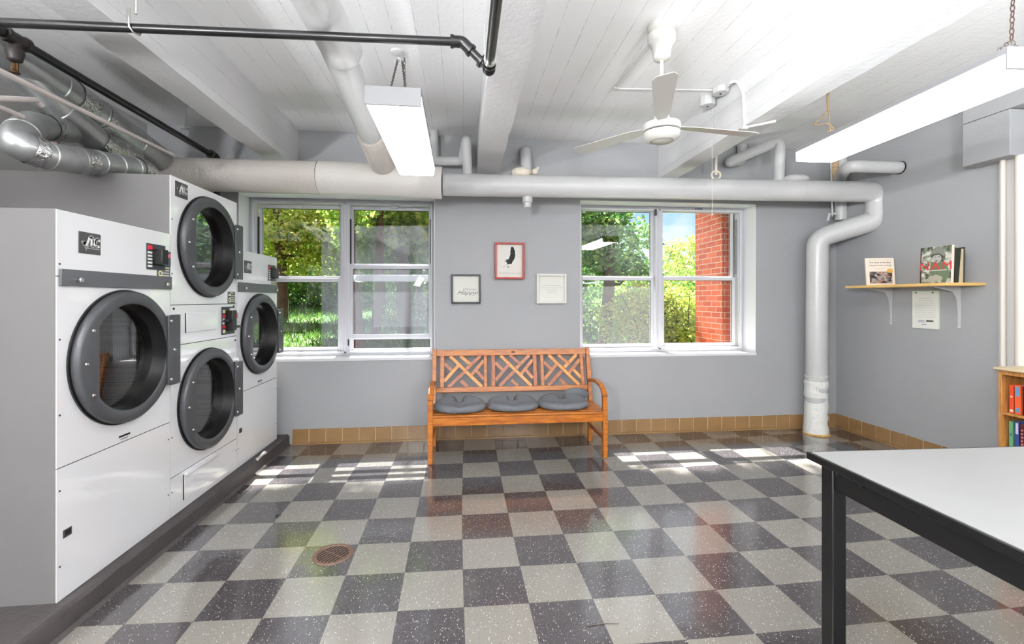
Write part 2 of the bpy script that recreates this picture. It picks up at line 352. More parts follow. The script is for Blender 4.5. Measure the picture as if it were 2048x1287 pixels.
# board-marked ceiling paint: thin cracks along Y every 0.14 m
def board_mat(name, col, axis='X', step=.145):
    m = mat(name, col, .42); t, b = nodes(m)
    ge = N(t, 'ShaderNodeNewGeometry'); sp = N(t, 'ShaderNodeSeparateXYZ'); t.links.new(ge.outputs['Position'], sp.inputs[0])
    dv = N(t, 'ShaderNodeMath', operation='DIVIDE'); dv.inputs[1].default_value = step; t.links.new(sp.outputs[axis], dv.inputs[0])
    pp = N(t, 'ShaderNodeMath', operation='PINGPONG'); pp.inputs[1].default_value = .5; t.links.new(dv.outputs[0], pp.inputs[0])
    lt = N(t, 'ShaderNodeMapRange'); lt.inputs['From Min'].default_value = .008; lt.inputs['From Max'].default_value = .022; lt.inputs['To Min'].default_value = 1; lt.inputs['To Max'].default_value = 0; t.links.new(pp.outputs[0], lt.inputs[0])
    n = N(t, 'ShaderNodeTexNoise'); n.inputs['Scale'].default_value = 7; n.inputs['Detail'].default_value = 8; n.inputs['Roughness'].default_value = .8; t.links.new(ge.outputs['Position'], n.inputs['Vector'])
    g = N(t, 'ShaderNodeMapRange'); g.inputs['From Min'].default_value = .47; g.inputs['From Max'].default_value = .56; t.links.new(n.outputs[0], g.inputs[0])
    cm = N(t, 'ShaderNodeMath', operation='MULTIPLY'); t.links.new(lt.outputs[0], cm.inputs[0]); t.links.new(g.outputs[0], cm.inputs[1])
    # small pits
    vo = N(t, 'ShaderNodeTexVoronoi'); vo.inputs['Scale'].default_value = 9; t.links.new(ge.outputs['Position'], vo.inputs['Vector'])
    pt = N(t, 'ShaderNodeMath', operation='LESS_THAN'); pt.inputs[1].default_value = .045; t.links.new(vo.outputs['Distance'], pt.inputs[0])
    mxm = N(t, 'ShaderNodeMath', operation='MAXIMUM'); t.links.new(cm.outputs[0], mxm.inputs[0]); 
    p2 = N(t, 'ShaderNodeMath', operation='MULTIPLY'); p2.inputs[1].default_value = .2; t.links.new(pt.outputs[0], p2.inputs[0]); t.links.new(p2.outputs[0], mxm.inputs[1])
    f = N(t, 'ShaderNodeMath', operation='MULTIPLY'); f.inputs[1].default_value = .34; t.links.new(mxm.outputs[0], f.inputs[0])
    mxx = N(t, 'ShaderNodeMixRGB'); mxx.inputs[1].default_value = col; mxx.inputs[2].default_value = (.12, .12, .12, 1); t.links.new(f.outputs[0], mxx.inputs[0]); t.links.new(mxx.outputs[0], b.inputs['Base Color'])
    nb = N(t, 'ShaderNodeTexNoise'); nb.inputs['Scale'].default_value = 30; nb.inputs['Detail'].default_value = 6; t.links.new(ge.outputs['Position'], nb.inputs['Vector'])
    sb = N(t, 'ShaderNodeMath', operation='SUBTRACT'); t.links.new(nb.outputs[0], sb.inputs[0]); t.links.new(lt.outputs[0], sb.inputs[1])
    bp = N(t, 'ShaderNodeBump'); bp.inputs['Strength'].default_value = .35; bp.inputs['Distance'].default_value = .008; t.links.new(sb.outputs[0], bp.inputs['Height']); t.links.new(bp.outputs[0], b.inputs['Normal'])
    return m
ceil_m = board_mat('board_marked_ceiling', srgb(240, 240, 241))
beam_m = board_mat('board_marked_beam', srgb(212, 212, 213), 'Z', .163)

# ------------------------------------------------------------------ room shell
XL, XR, YB, YF, ZC = -2.97, 4.115, 4.616, -4.2, 3.07
WD = 0.42                       # outer wall thickness
# floor with the tile grid measured in the photo
GP = [(0,0,924.4,925.8),(1,0,994.9,923.4),(2,0,1065.1,920.2),(3,0,1133.9,917.1),(0,2,924.7,990.1),(1,2,1007.4,984.5),(2,2,1088.7,980.7),(3,2,1171,976.2),(4,2,1249.2,971.7),
(0,4,926.1,1079.7),(1,4,1026.2,1072.8),(2,4,1125.2,1066.5),(3,4,1220.7,1057.1),(4,4,1319.7,1053),(0,6,927.2,1213.1),(1,6,1055.4,1203.4),(2,6,1181.8,1194.3),(3,6,1307.6,1185.3),(4,6,1427.4,1176.3),
(-1,5,812.5,1148),(-2,5,694,1157),(-3,5,577,1160),(-4,5,455,1161),(-5,5,332,1161),(-1,3,833,1037),(-2,3,738.5,1041),(-3,3,645,1043),(-4,3,550,1043.5),(-5,3,454,1043.5),
(-1,6,796,1223),(-2,6,660.6,1232.6),(-3,6,524.5,1238.7),(-4,6,385,1240),(-5,6,242,1243.5),(-2,1,770,962),(-3,1,692,963.6),(5,6,1547,1166.6),(6,6,1670,1157),(7,6,1780.5,1150),(3,7,1369.6,1277),(4,7,1509.6,1266.6),(5,7,1645,1257),(6,7,1782,1244),
(5,4,1414,1049.5),(6,4,1508,1042.5),(7,4,1601.6,1037),(8,4,1689,1032),(5,2,1328,967.8),(6,2,1407,963),(7,2,1485,959),(8,2,1558,954.6),(5,1,1297.6,936.6),(6,1,1369.6,933),(7,1,1440,928.6),(8,1,1509.6,924.4)]
A_ = []; U_ = []; V_ = []
def bas(x, y): return [1, x, y, x*x, x*y, y*y]
for i, j, px, py in GP:
    p = un(px, py, Z=0); A_.append(bas(p.x, p.y)); U_.append(i); V_.append(j)
A_ = np.array(A_); cu = np.linalg.lstsq(A_, np.array(U_, float), rcond=None)[0]; cv = np.linalg.lstsq(A_, np.array(V_, float), rcond=None)[0]
def fuv(x, y):
    # keep the measured bend inside the seen area, carry on straight outside it
    xc, yc = min(max(x, -1.8), 4.2), min(max(y, 1.2), 4.7); e = 1e-3
    f = lambda c, X, Y: float(np.dot(c, bas(X, Y)))
    out = []
    for c in (cu, cv):
        g = f(c, xc, yc); gx = (f(c, xc+e, yc)-g)/e; gy = (f(c, xc, yc+e)-g)/e
        out.append(g+gx*(x-xc)+gy*(y-yc))
    return out
mb = MB(); nx, ny = 60, 76
xs = np.linspace(XL, XR, nx+1); ys = np.linspace(YF, YB, ny+1)
for y in ys:
    for x in xs: mb.v.append((x, y, 0))
for j in range(ny):
    for i in range(nx): a = j*(nx+1)+i; mb.f.append((a, a+1, a+nx+2, a+nx+1))
fo = build(mb, 'floor', fm, kind='structure', fix=False, smooth=False)
uvl = fo.data.uv_layers.new(name='UVMap')
org = WL[fo.name]
for lp in fo.data.loops:
    co = fo.data.vertices[lp.vertex_index].co; uvl.data[lp.index].uv = fuv(co.x+org.x, co.y+org.y)

ceil = build(MB().box((XL-.1, YF-.1, ZC), (XR+.1, YB+WD, ZC+.2)), 'ceiling', ceil_m, kind='structure')
ZB = 2.70
for (x0, x1, yy0) in ((-1.81, -1.605, YF), (.135, .355, YF), (2.06, 2.25, YF)):
    # slightly uneven cast beam: subdivided and jittered
    m_ = MB(); ns = 90; prof = [(x0, ZC), (x0, ZB), ((x0+x1)/2, ZB-.003), (x1, ZB), (x1, ZC)]
    for k in range(ns+1):
        y = YF+(YB-YF)*k/ns
        for q, (x, z) in enumerate(prof):
            j = .0022*rng.normal() if 0 < q < 4 else 0; m_.v.append((x+j, y, z+(.0018*rng.normal() if 0 < q < 4 else 0)))
    for k in range(ns):
        for q in range(4): a = k*5+q; m_.f.append((a, a+1, a+6, a+5))
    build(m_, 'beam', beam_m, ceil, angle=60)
# walls
build(MB().box((XL-.1, YF-.1, 0), (XL, YB+WD, ZC)), 'wall_left', mat('pale_wall_paint', srgb(186, 184, 182), .55, var=.04, vscale=2), kind='structure')
build(MB().box((XR, YF-.1, 0), (XR+.1, YB+WD, ZC)), 'wall_right', wall_grey, kind='structure')
build(MB().box((XL, YF-.1, 0), (XR, YF, ZC)), 'wall_front', wall_grey, kind='structure')
YO = YB+WD
W1 = (-2.16, -.287); W2 = (1.208, 3.166); ZS, ZH = .835, 2.455
wm = MB()
def wbox(x0, x1, z0, z1): wm.box((x0, YB, z0), (x1, YO, z1))
wbox(XL, W1[0], 0, ZC); wbox(W1[1], W2[0], 0, ZC); wbox(W2[1], XR, 0, ZC)
wbox(W1[0], W1[1], 0, ZS); wbox(W1[0], W1[1], ZH, ZC); wbox(W2[0], W2[1], 0, ZS); wbox(W2[0], W2[1], ZH, ZC)
bw = build(wm, 'wall_back', wall_grey, kind='structure', smooth=False)
# painted reveals of the openings (thin plaster coat)
for (x0, x1), lft in ((W1, 1), (W2, 0)):
    r = MB(); e = .006; y1 = 4.86
    r.box((x0, YB+.002, ZS), (x0+e, y1, ZH)); r.box((x1-e, YB+.002, ZS), (x1, y1, ZH))
    r.box((x0+e, YB+.002, ZH-e), (x1-e, y1, ZH)); r.box((x0-.0, YB-.006, ZS-.022), (x1+.0, y1, ZS+.004))
    build(r, 'reveal', reveal_w, bw, smooth=False, label='white painted window reveal and sill')
# peeling paint patch low on the back wall beside the bench
tile_m = mat('brown_ceramic_tile', srgb(140, 109, 72), .22, var=.06, vscale=6); grout = mat('tile_grout', srgb(206, 178, 136), .8)
def baseboard(name, p0, p1, nrm):
    p0, p1, nrm = Vector(p0), Vector(p1), Vector(nrm); L = (p1-p0).length; d = (p1-p0).normalized(); h = .152; step = .158
    g = MB(); M = frame_M(p0, d, (0, 0, 1)); s = 1 if M.col[2].to_3d().dot(nrm) > 0 else -1
    g.box((0, 0, 0), (L, h, s*.006), M)
    o = build(g, name, grout, kind='structure', smooth=False)
    t_ = MB(); k = 0
    while k*step < L:
        a, c = k*step+.004, min((k+1)*step-.004, L)
        if c > a: t_.box((a, .022, 0), (c, h, s*.012), M)
        k += 1
    t_.box((0, 0, 0), (L, .020, s*.016), M)
    build(t_, 'tile_row', tile_m, o, bevel=.002)
baseboard('baseboard_back', (-1.66, YB, 0), (XR, YB, 0), (0, -1, 0))
baseboard('baseboard_right', (XR, YB-.02, 0), (XR, YF, 0), (-1, 0, 0))
# concrete plinth under the dryers
pl = MB(); XP = -1.685; ns = 60
for k in range(ns+1):
    y = YF+.01+(YB-.002-YF-.01)*k/ns
    for x, z in ((XL+.001, 0), (XP+.02, 0), (XP, .012), (XP-.004+.003*rng.normal(), .092+.003*rng.normal()), (XP-.018, .104+.002*rng.normal()), (XL+.001, .104)): pl.v.append((x, y, z))
for k in range(ns):
    for q in range(5): a = k*6+q; pl.f.append((a, a+1, a+7, a+6))
build(pl, 'trim_1', concrete_dk, kind='structure')

# ------------------------------------------------------------------ windows
YW = 4.86
def wp(px, py, y=YW): p = un(px, py, Y=y); return p.x, p.z
def rectframe(mb, x0, x1, z0, z1, w, y0, y1, wb=None, wt=None):
    wb = w if wb is None else wb; wt = w if wt is None else wt
    mb.box((x0, y0, z0), (x0+w, y1, z1)); mb.box((x1-w, y0, z0), (x1, y1, z1))
    mb.box((x0+w, y0, z0), (x1-w, y1, z0+wb)); mb.box((x0+w, y0, z1-wt), (x1-w, y1, z1))
def window(n, x0, x1, mull, sashes, label):
    f = MB(); rectframe(f, x0, x1, ZS+.004, ZH-.006, .055, YW-.02, YO-.12, .045, .05)
    rectframe(f, x0+.03, x1-.03, ZS+.03, ZH-.035, .02, YW-.045, YW-.02)
    f.box((mull[0], YW-.03, ZS+.03), (mull[1], YO-.12, ZH-.03))
    f.box(((mull[0]+mull[1])/2-.012, YW-.045, ZS+.03), ((mull[0]+mull[1])/2+.012, YW-.03, ZH-.03))
    o = build(f, 'window_%d' % n, win_white, kind='structure', bevel=.003)
    for (gx0, gx1, gz0, gz1, dy, gm, nm) in sashes:
        s = MB(); w = .034
        rectframe(s, gx0-w, gx1+w, gz0-.04, gz1+.04, w, YW-.005+dy, YW+.03+dy, .04, .036)
        so = build(s, nm, win_white, o, bevel=.003)
        build(MB().box((gx0-.002, YW+.010+dy, gz0-.002), (gx1+.002, YW+.014+dy, gz1+.002)), 'glass_pane', gm, so, smooth=False)
        g = MB(); rectframe(g, gx0-.001, gx1+.001, gz0-.001, gz1+.001, .004, YW+.004+dy, YW+.010+dy); build(g, 'gasket', black_gap, so, smooth=False)
    return o
def P(px0, py0, px1, py1, y=YW):
    a = un(px0, py1, Y=y); c = un(px1, py0, Y=y); return a.x, c.x, a.z, c.z
x0, x1, z0, z1 = P(522, 418, 678, 551); ux0, ux1, uz0, uz1 = x0, x1, z0, z1
lz0 = wp(600, 694)[1]; lz1 = wp(600, 564)[1]
rx0, rx1 = wp(706, 500)[0], wp(857, 500)[0]
rz = [wp(780, v)[1] for v in (420, 527, 538, 668, 678, 692)]
mul1 = (wp(683, 500)[0]+.004, wp(702, 500)[0]-.004)
w1 = window(1, W1[0]+.006, W1[1]-.006, mul1,
   [(ux0, ux1, uz0, uz1, .035, glass, 'upper_sash'), (ux0, ux1-.01, lz0, lz1, 0, glass, 'lower_sash'),
    (rx0, rx1, rz[1], rz[0], .035, glass, 'upper_sash'), (rx0, rx1, rz[3], rz[2], 0, glass_dirty, 'lower_sash')], '')
# storm rail behind the raised sash, screens, latches, black weather strips
bz0, bz1 = wp(780, 562)[1], wp(780, 549)[1]
build(MB().box((rx0-.03, YW+.055, bz0), (rx1+.03, YW+.09, bz1)), 'storm_rail', win_white, w1, bevel=.003)
s_ = MB(); rectframe(s_, rx0-.034, rx1+.034, ZS+.045, rz[4]+.012, .022, YW+.055, YW+.085, .02, .016); build(s_, 'storm_frame', win_white, w1, bevel=.002)
build(MB().box((wp(637, 600)[0], YW+.10, lz0), (ux1, YW+.102, uz1-.22)), 'insect_screen', screen_m, w1, smooth=False)
build(MB().box((rx0, YW+.10, ZS+.06), (rx1, YW+.102, wp(780, 450)[1])), 'insect_screen', screen_m, w1, smooth=False)
for px in (598, 790): 
    a = un(px, 414, Y=YW); build(MB().box((a.x-.04, YW-.035, a.z-.012), (a.x+.04, YW-.004, a.z+.012)), 'sash_latch', win_white, w1, bevel=.003)
for (px, pa, pb) in ((517, 433, 545), (701.5, 438, 527), (861, 438, 527)):
    a = un(px, pb, Y=YW-.03); c = un(px, pa, Y=YW-.03); build(MB().box((a.x-.007, YW-.036, a.z), (a.x+.007, YW-.021, c.z)), 'balance_channel', black_gap, w1, smooth=False)
a = un(697, 684, Y=YW-.03); build(MB().box((a.x-.006, YW-.036, a.z-.035), (a.x+.006, YW-.021, a.z+.03)), 'balance_channel', black_gap, w1, smooth=False)
x0, x1, z0, z1 = P(1165, 424, 1303, 551); X0, X1, Z0, Z1 = P(1328, 424, 1464, 551)
q0 = wp(1235, 561)[1]; q1 = wp(1235, 687)[1]; Q0 = wp(1395, 561)[1]; Q1 = wp(1395, 685)[1]
mul2 = (wp(1308, 500)[0]+.004, wp(1324, 500)[0]-.004)
w2 = window(2, W2[0]+.006, W2[1]-.006, mul2,
   [(x0, x1, z0, z1, .035, glass, 'upper_sash'), (x0, x1-.01, q1, q0, 0, glass_dirty, 'lower_sash'),
    (X0, X1, Z0, Z1, .035, glass, 'upper_sash'), (X0, X1, Q1, Q0, 0, glass, 'lower_sash')], '')
for px in (1229, 1395):
    a = un(px, 419, Y=YW); build(MB().box((a.x-.04, YW-.035, a.z-.010), (a.x+.04, YW-.004, a.z+.010)), 'sash_latch', lamp_metal, w2, bevel=.003)
a = un(1310, 425, Y=YW-.05); build(MB().box((a.x-.012, YW-.075, a.z-.035), (a.x+.012, YW-.045, a.z+.035)), 'sash_pull', dark_plastic, w2, bevel=.006)
a = un(1472, 500, Y=YW-.03); build(MB().box((a.x-.014, YW-.036, un(1472, 548, Y=YW).z), (a.x+.006, YW-.021, un(1472, 440, Y=YW).z)), 'balance_channel', mat('grey_channel', srgb(130, 134, 136), .4, metal=.5), w2, smooth=False)

for n_, xx in ((3, -1.55), (4, 2.3)):
    f = MB(); rectframe(f, xx-1.16, xx+1.16, .54, 2.36, .06, YF+.001, YF+.05); f.box((xx-.03, YF+.001, .6), (xx+.03, YF+.05, 2.3)); build(f, 'window_%d' % n_, win_white, kind='structure', bevel=.003)  # unseen window frames added around the rear fill panels

# ------------------------------------------------------------------ dryers
XD = -1.75
decal_grey = mat('badge_dark', srgb(66, 66, 68), .4); decal_lt = mat('badge_light', srgb(232, 232, 230), .4); decal_mid = mat('badge_mid', srgb(140, 140, 138), .4)
coin_red = mat('coin_red', srgb(205, 40, 58), .5); coin_pink = mat('coin_pink', srgb(214, 96, 120), .5); teal_d = mat('coin_teal', srgb(60, 76, 84), .4); coin_gold = mat('label_cream', srgb(226, 220, 160), .5)
drum_m = mat('perforated_drum', srgb(120, 116, 112), .4, metal=.7); t, b = nodes(drum_m)
ge = N(t, 'ShaderNodeNewGeometry'); sp = N(t, 'ShaderNodeSeparateXYZ'); t.links.new(ge.outputs['Position'], sp.inputs[0])
cb = N(t, 'ShaderNodeCombineXYZ')
# holes on a voronoi grid of low randomness
vo = N(t, 'ShaderNodeTexVoronoi'); vo.inputs['Scale'].default_value = 75; vo.inputs['Randomness'].default_value = .12
t.links.new(ge.outputs['Position'], vo.inputs['Vector'])
lt = N(t, 'ShaderNodeMapRange'); lt.inputs['From Min'].default_value = .30; lt.inputs['From Max'].default_value = .38
t.links.new(vo.outputs['Distance'], lt.inputs[0]); mxx = N(t, 'ShaderNodeMixRGB'); mxx.inputs[1].default_value = (.004, .004, .004, 1); mxx.inputs[2].default_value = srgb(150, 142, 134)
t.links.new(lt.outputs[0], mxx.inputs[0]); t.links.new(mxx.outputs[0], b.inputs['Base Color'])
def circ(cy, cz, r, x, n=64, chord=None):
    out = []
    for k in range(n):
        a = 2*math.pi*k/n; y, z = cy+r*math.cos(a), cz+r*math.sin(a)
        if chord is not None: y = max(y, chord)
        out.append((x, y, z))
    return out
def plate_hole(mb, y0, y1, z0, z1, cy, cz, r, x, n=64):
    """rectangle in the plane X=x with a round hole"""
    ins = circ(cy, cz, r, x, n); out = []
    for k in range(n):
        a = 2*math.pi*k/n; c, s = math.cos(a), math.sin(a)
        ts = []
        if c > 1e-9: ts.append((y1-cy)/c)
        if c < -1e-9: ts.append((y0-cy)/c)
        if s > 1e-9: ts.append((z1-cz)/s)
        if s < -1e-9: ts.append((z0-cz)/s)
        tt = min(ts); out.append((x, cy+tt*c, cz+tt*s))
    mb.add(ins+out, [(k, (k+1) % n, n+(k+1) % n, n+k) for k in range(n)])
    for cyy, czz in ((y0, z0), (y0, z1), (y1, z0), (y1, z1)):
        # fill the corner triangle
        best = sorted(range(n), key=lambda k: (out[k][1]-cyy)**2+(out[k][2]-czz)**2)[:2]
        pa, pb = out[best[0]], out[best[1]]
        if abs(pa[1]-pb[1]) > 1e-6 and abs(pa[2]-pb[2]) > 1e-6: mb.add([pa, pb, (x, cyy, czz)], [(0, 1, 2)])
def door(root, cy, cz, drum=True):
    R = .337; ri = .272; n = 64; ch = cy-.222
    d = MB()
    rings = [circ(cy, cz, R-.012, XD, n), circ(cy, cz, R, XD+.012, n), circ(cy, cz, R, XD+.034, n), circ(cy, cz, R-.012, XD+.046, n),
             circ(cy, cz, ri+.006, XD+.046, n, ch), circ(cy, cz, ri, XD+.040, n, ch+.003)]
    vs = [p for r_ in rings for p in r_]
    d.add(vs, [(i*n+k, i*n+(k+1) % n, (i+1)*n+(k+1) % n, (i+1)*n+k) for i in range(len(rings)-1) for k in range(n)])
    do = build(d, 'door', dark_plastic, root, angle=50)
    g = MB(); a = circ(cy, cz, ri, XD+.040, n, ch+.003); c = circ(cy, cz, ri-.018, XD-.07, n, ch+.02)
    g.add(a+c, [(k, (k+1) % n, n+(k+1) % n, n+k) for k in range(n)]); build(g, 'door_gasket', black_rubber, do, label='black inner door gasket')
    g = MB(); g.prism(circ(cy, cz, ri-.012, XD-.035, n, ch+.01), (.005, 0, 0)); build(g, 'door_glass', door_glass, do, smooth=False)
    g = MB(); R2 = R+.008; g.add(circ(cy, cz, R2, XD+.0005, n)+circ(cy, cz, R2, XD+.008, n)+circ(cy, cz, R-.01, XD+.010, n), [(i*n+k, i*n+(k+1) % n, (i+1)*n+(k+1) % n, (i+1)*n+k) for i in range(2) for k in range(n)]); build(g, 'door_seal', black_rubber, do)
    # hinge plate on the far side
    h = MB(); h.prism([(XD+.046, cy+.262, cz-.2), (XD+.046, cy+.292, cz-.205), (XD+.046, cy+.372, cz-.205), (XD+.046, cy+.372, cz+.205), (XD+.046, cy+.292, cz+.205), (XD+.046, cy+.262, cz+.2)], (.012, 0, 0))
    h.box((XD+.001, cy+.335, cz-.2), (XD+.046, cy+.370, cz+.2))
    build(h, 'hinge_plate', dark_plastic, do, bevel=.003)
    sc = MB()
    for dy, dz in ((-.255, .15), (-.295, 0), (-.255, -.15), (.285, .17), (.315, 0), (.285, -.17)):
        sc.lathe([(.0001, .006), (.007, .005), (.009, 0)], (XD+(.046 if dy < 0 else .058), cy+dy, cz+dz), 12, 'x')
    build(sc, 'screw_head', chrome, do)
    if drum:
        g = MB(); rr = .31; L = .68
        g.lathe([(rr, -.09), (rr, -.09-L), (.0001, -.09-L-.01)], (XD, cy, cz), 64, 'x')
        build(g, 'drum', drum_m, root)
        g = MB()
        for k in range(3):
            a = k*2*math.pi/3+.5; u = Vector((0, math.cos(a), math.sin(a))); v = Vector((0, -math.sin(a), math.cos(a)))
            c0 = Vector((XD-.12, cy, cz))+u*rr; c1 = c0+Vector((-L+.06, 0, 0))
            g.add([c0-v*.05, c0-u*.06, c0+v*.05, c1-v*.05, c1-u*.06, c1+v*.05], [(0, 1, 4, 3), (1, 2, 5, 4), (0, 2, 1), (3, 4, 5)])
        build(g, 'drum_vane', drum_m, root, smooth=False)
        g = MB(); g.lathe([(ri-.01, -.03), (rr+.02, -.088)], (XD, cy, cz), 64, 'x'); build(g, 'drum_collar', steel, root)
def cabinet(root, y0, y1, ztop, doors, z0=.104, seams=(), depth=1.19):
    c = MB(); xb = XD-depth; g = .003
    y0 += g; y1 -= g
    c.box((xb, y0, z0), (xb+.01, y1, ztop)); c.box((xb+.01, y0, z0), (XD-.0055, y0+.01, ztop)); c.box((xb+.01, y1-.01, z0), (XD-.0055, y1, ztop))
    c.box((xb+.01, y0+.01, ztop-.01), (XD-.0055, y1-.01, ztop)); c.box((xb+.01, y0+.01, z0), (XD-.0055, y1-.01, z0+.01))
    build(c, 'cabinet', side_grey, root, smooth=False, bevel=.002)
    f = MB(); zs = [z0]+list(seams)+[ztop]
    for a, b_ in zip(zs[:-1], zs[1:]):
        hole = [d for d in doors if a < d[1] < b_]
        a2, b2 = a+.0022, b_-.0022
        if hole:
            plate_hole(f, y0, y1, a2, b2, hole[0][0], hole[0][1], .30, XD)
            # thickness lips
            for q in ((y0, a2, y1, a2), (y0, b2, y1, b2), (y0, a2, y0, b2), (y1, a2, y1, b2)):
                f.add([(XD, q[0], q[1]), (XD, q[2], q[3]), (XD-.005, q[2], q[3]), (XD-.005, q[0], q[1])], [(0, 1, 2, 3)])
        else: f.box((XD-.005, y0, a2), (XD, y1, b2))
    build(f, 'front_panel', enamel, root, smooth=False)
    s = MB(); s.box((XD-.025, y0+.01, z0+.01), (XD-.024, y0+.02, ztop-.01))
    sc = MB()
    for z in list(np.arange(z0+.15, ztop, .33)):
        for y in (y0+.014, y1-.014): sc.lathe([(.0001, .003), (.004, .002), (.005, 0)], (XD, y, z), 10, 'x')
    build(sc, 'screw', mat('screw_dark', srgb(70, 70, 70), .4, metal=.7), root)
def badge(root, y, z, w=.125, h=.10):
    o = build(MB().box((XD, y-w/2, z-h/2), (XD+.003, y+w/2, z+h/2)), 'brand_badge', decal_grey, root, bevel=.001)
    # leaning angular letters ADC: A without a crossbar, D and C, with a check-shaped swoosh
    def stroke(mb, pts, wd, x=XD+.0036):
        for p, q in zip(pts[:-1], pts[1:]):
            p = Vector((x, y+p[0]*w, z+p[1]*h)); q = Vector((x, y+q[0]*w, z+q[1]*h)); e = (q-p).normalized()*wd*.35
            mb.bar(p-e, q+e, wd, .0012, up=(1, 0, 0))
    L = MB(); wd = .0105
    stroke(L, [(-.16, -.10), (-.02, .30), (.06, .30), (.06, -.12)], wd)
    stroke(L, [(.06, .28), (.18, .28), (.24, .12), (.16, -.12), (.08, -.12)], wd)
    stroke(L, [(.42, .18), (.36, .27), (.28, .22), (.26, 0), (.30, -.12), (.40, -.10)], wd)
    build(L, 'letters', decal_lt, o, smooth=False, label='light angular ADC lettering')
    K = MB(); stroke(K, [(-.36, .02), (-.22, .02), (-.30, -.08)], .012); stroke(K, [(-.30, 0), (-.14, -.36), (-.10, -.10)], .008); stroke(K, [(-.08, -.24), (.42, -.24)], .004)
    build(K, 'swoosh', decal_mid, o, smooth=False)
def bx(mb, y, z, w, h, d, x=None):
    x = XD if x is None else x; mb.box((x, y-w/2, z-h/2), (x+d, y+w/2, z+h/2)); return mb
def info_label(root, y, z, w=.115, h=.095):
    o = build(bx(MB(), y, z, w, h, .002), 'instruction_label', mat('label_slate', srgb(78, 80, 84), .4), root)
    g = MB(); bx(g, y-w*.28, z+h*.22, w*.3, h*.18, .0008, XD+.002)
    for k in range(4): bx(g, y+w*.16, z+h*(.17-.16*k), w*.55, h*.07, .0008, XD+.002)
    bx(g, y+w*.02, z+h*.40, w*.45, h*.07, .0008, XD+.002); build(g, 'print', mat('label_print', srgb(205, 205, 190), .5), o, smooth=False)
    r = MB(); r.lathe([(.018, .0008), (.009, .0008)], (XD+.002, y-w*.26, z-h*.2), 20, 'x'); build(r, 'dial_mark', coin_gold, o, smooth=False)
def single_dryer(y0, y1, label):
    root = empty('tumble_dryer', ((XD-.6), (y0+y1)/2, .104), label, 'clothes dryer')
    cy = (y0+y1)/2+.012
    cabinet(root, y0, y1, 1.812, [(cy, 1.124)], seams=(.684, 1.52))
    door(root, cy, 1.124)
    b = MB(); b.box((XD-.001, y0+.012, 1.478), (XD+.012, y1-.002, 1.553)); bo = build(b, 'band', mat('band_grey', srgb(84, 85, 88), .4), root, bevel=.002)
    for dy in (.095, .70):
        build(MB().lathe([(.012, 0), (.012, .016), (.009, .02), (.0001, .02)], (XD+.012, y0+dy, 1.507), 16, 'x'), 'lock', chrome, bo)
    badge(root, y0+.175, 1.682)
    # coin meter
    cy2 = y0+.635; cz = 1.66
    co = build(bx(MB(), cy2, cz, .155, .145, .006), 'coin_meter', mat('meter_face', srgb(42, 46, 52), .35), root, bevel=.002)
    build(bx(MB(), cy2-.006, cz, .055, .085, .05, XD+.006), 'coin_box', black_m, co, bevel=.003)
    build(bx(MB(), cy2+.05, cz-.004, .055, .085, .03, XD+.006), 'coin_slide', teal_d, co, bevel=.003)
    build(bx(MB(), cy2+.052, cz+.012, .036, .022, .001, XD+.036), 'coin_mark', coin_pink, co, smooth=False)
    build(bx(MB(), cy2-.055, cz+.05, .036, .024, .001, XD+.006), 'display', coin_red, co, smooth=False)
    g = MB(); 
    for k in range(5): bx(g, cy2-.056, cz+.022-.019*k, .036, .011, .001, XD+.006)
    build(g, 'button', decal_lt, co, smooth=False)
    info_label(root, y1-.062, 1.588)
    g = MB(); bx(g, y0+.395, .716, .075, .009, .003); bx(g, y0+.395, .700, .05, .003, .001); build(g, 'lint_slot', black_m, root, smooth=False)
    g = MB(); bx(g, y0+.055, .386, .045, .036, .002); build(g, 'latch', mat('latch_grey', srgb(60, 60, 60), .4), root, bevel=.002); build(bx(MB(), y0+.057, .388, .026, .02, .001, XD+.002), 'latch_hole', black_m, root, smooth=False)
    return root
D1 = single_dryer(2.153, 2.917, 'single white front-loading dryer nearest the camera at the left edge')
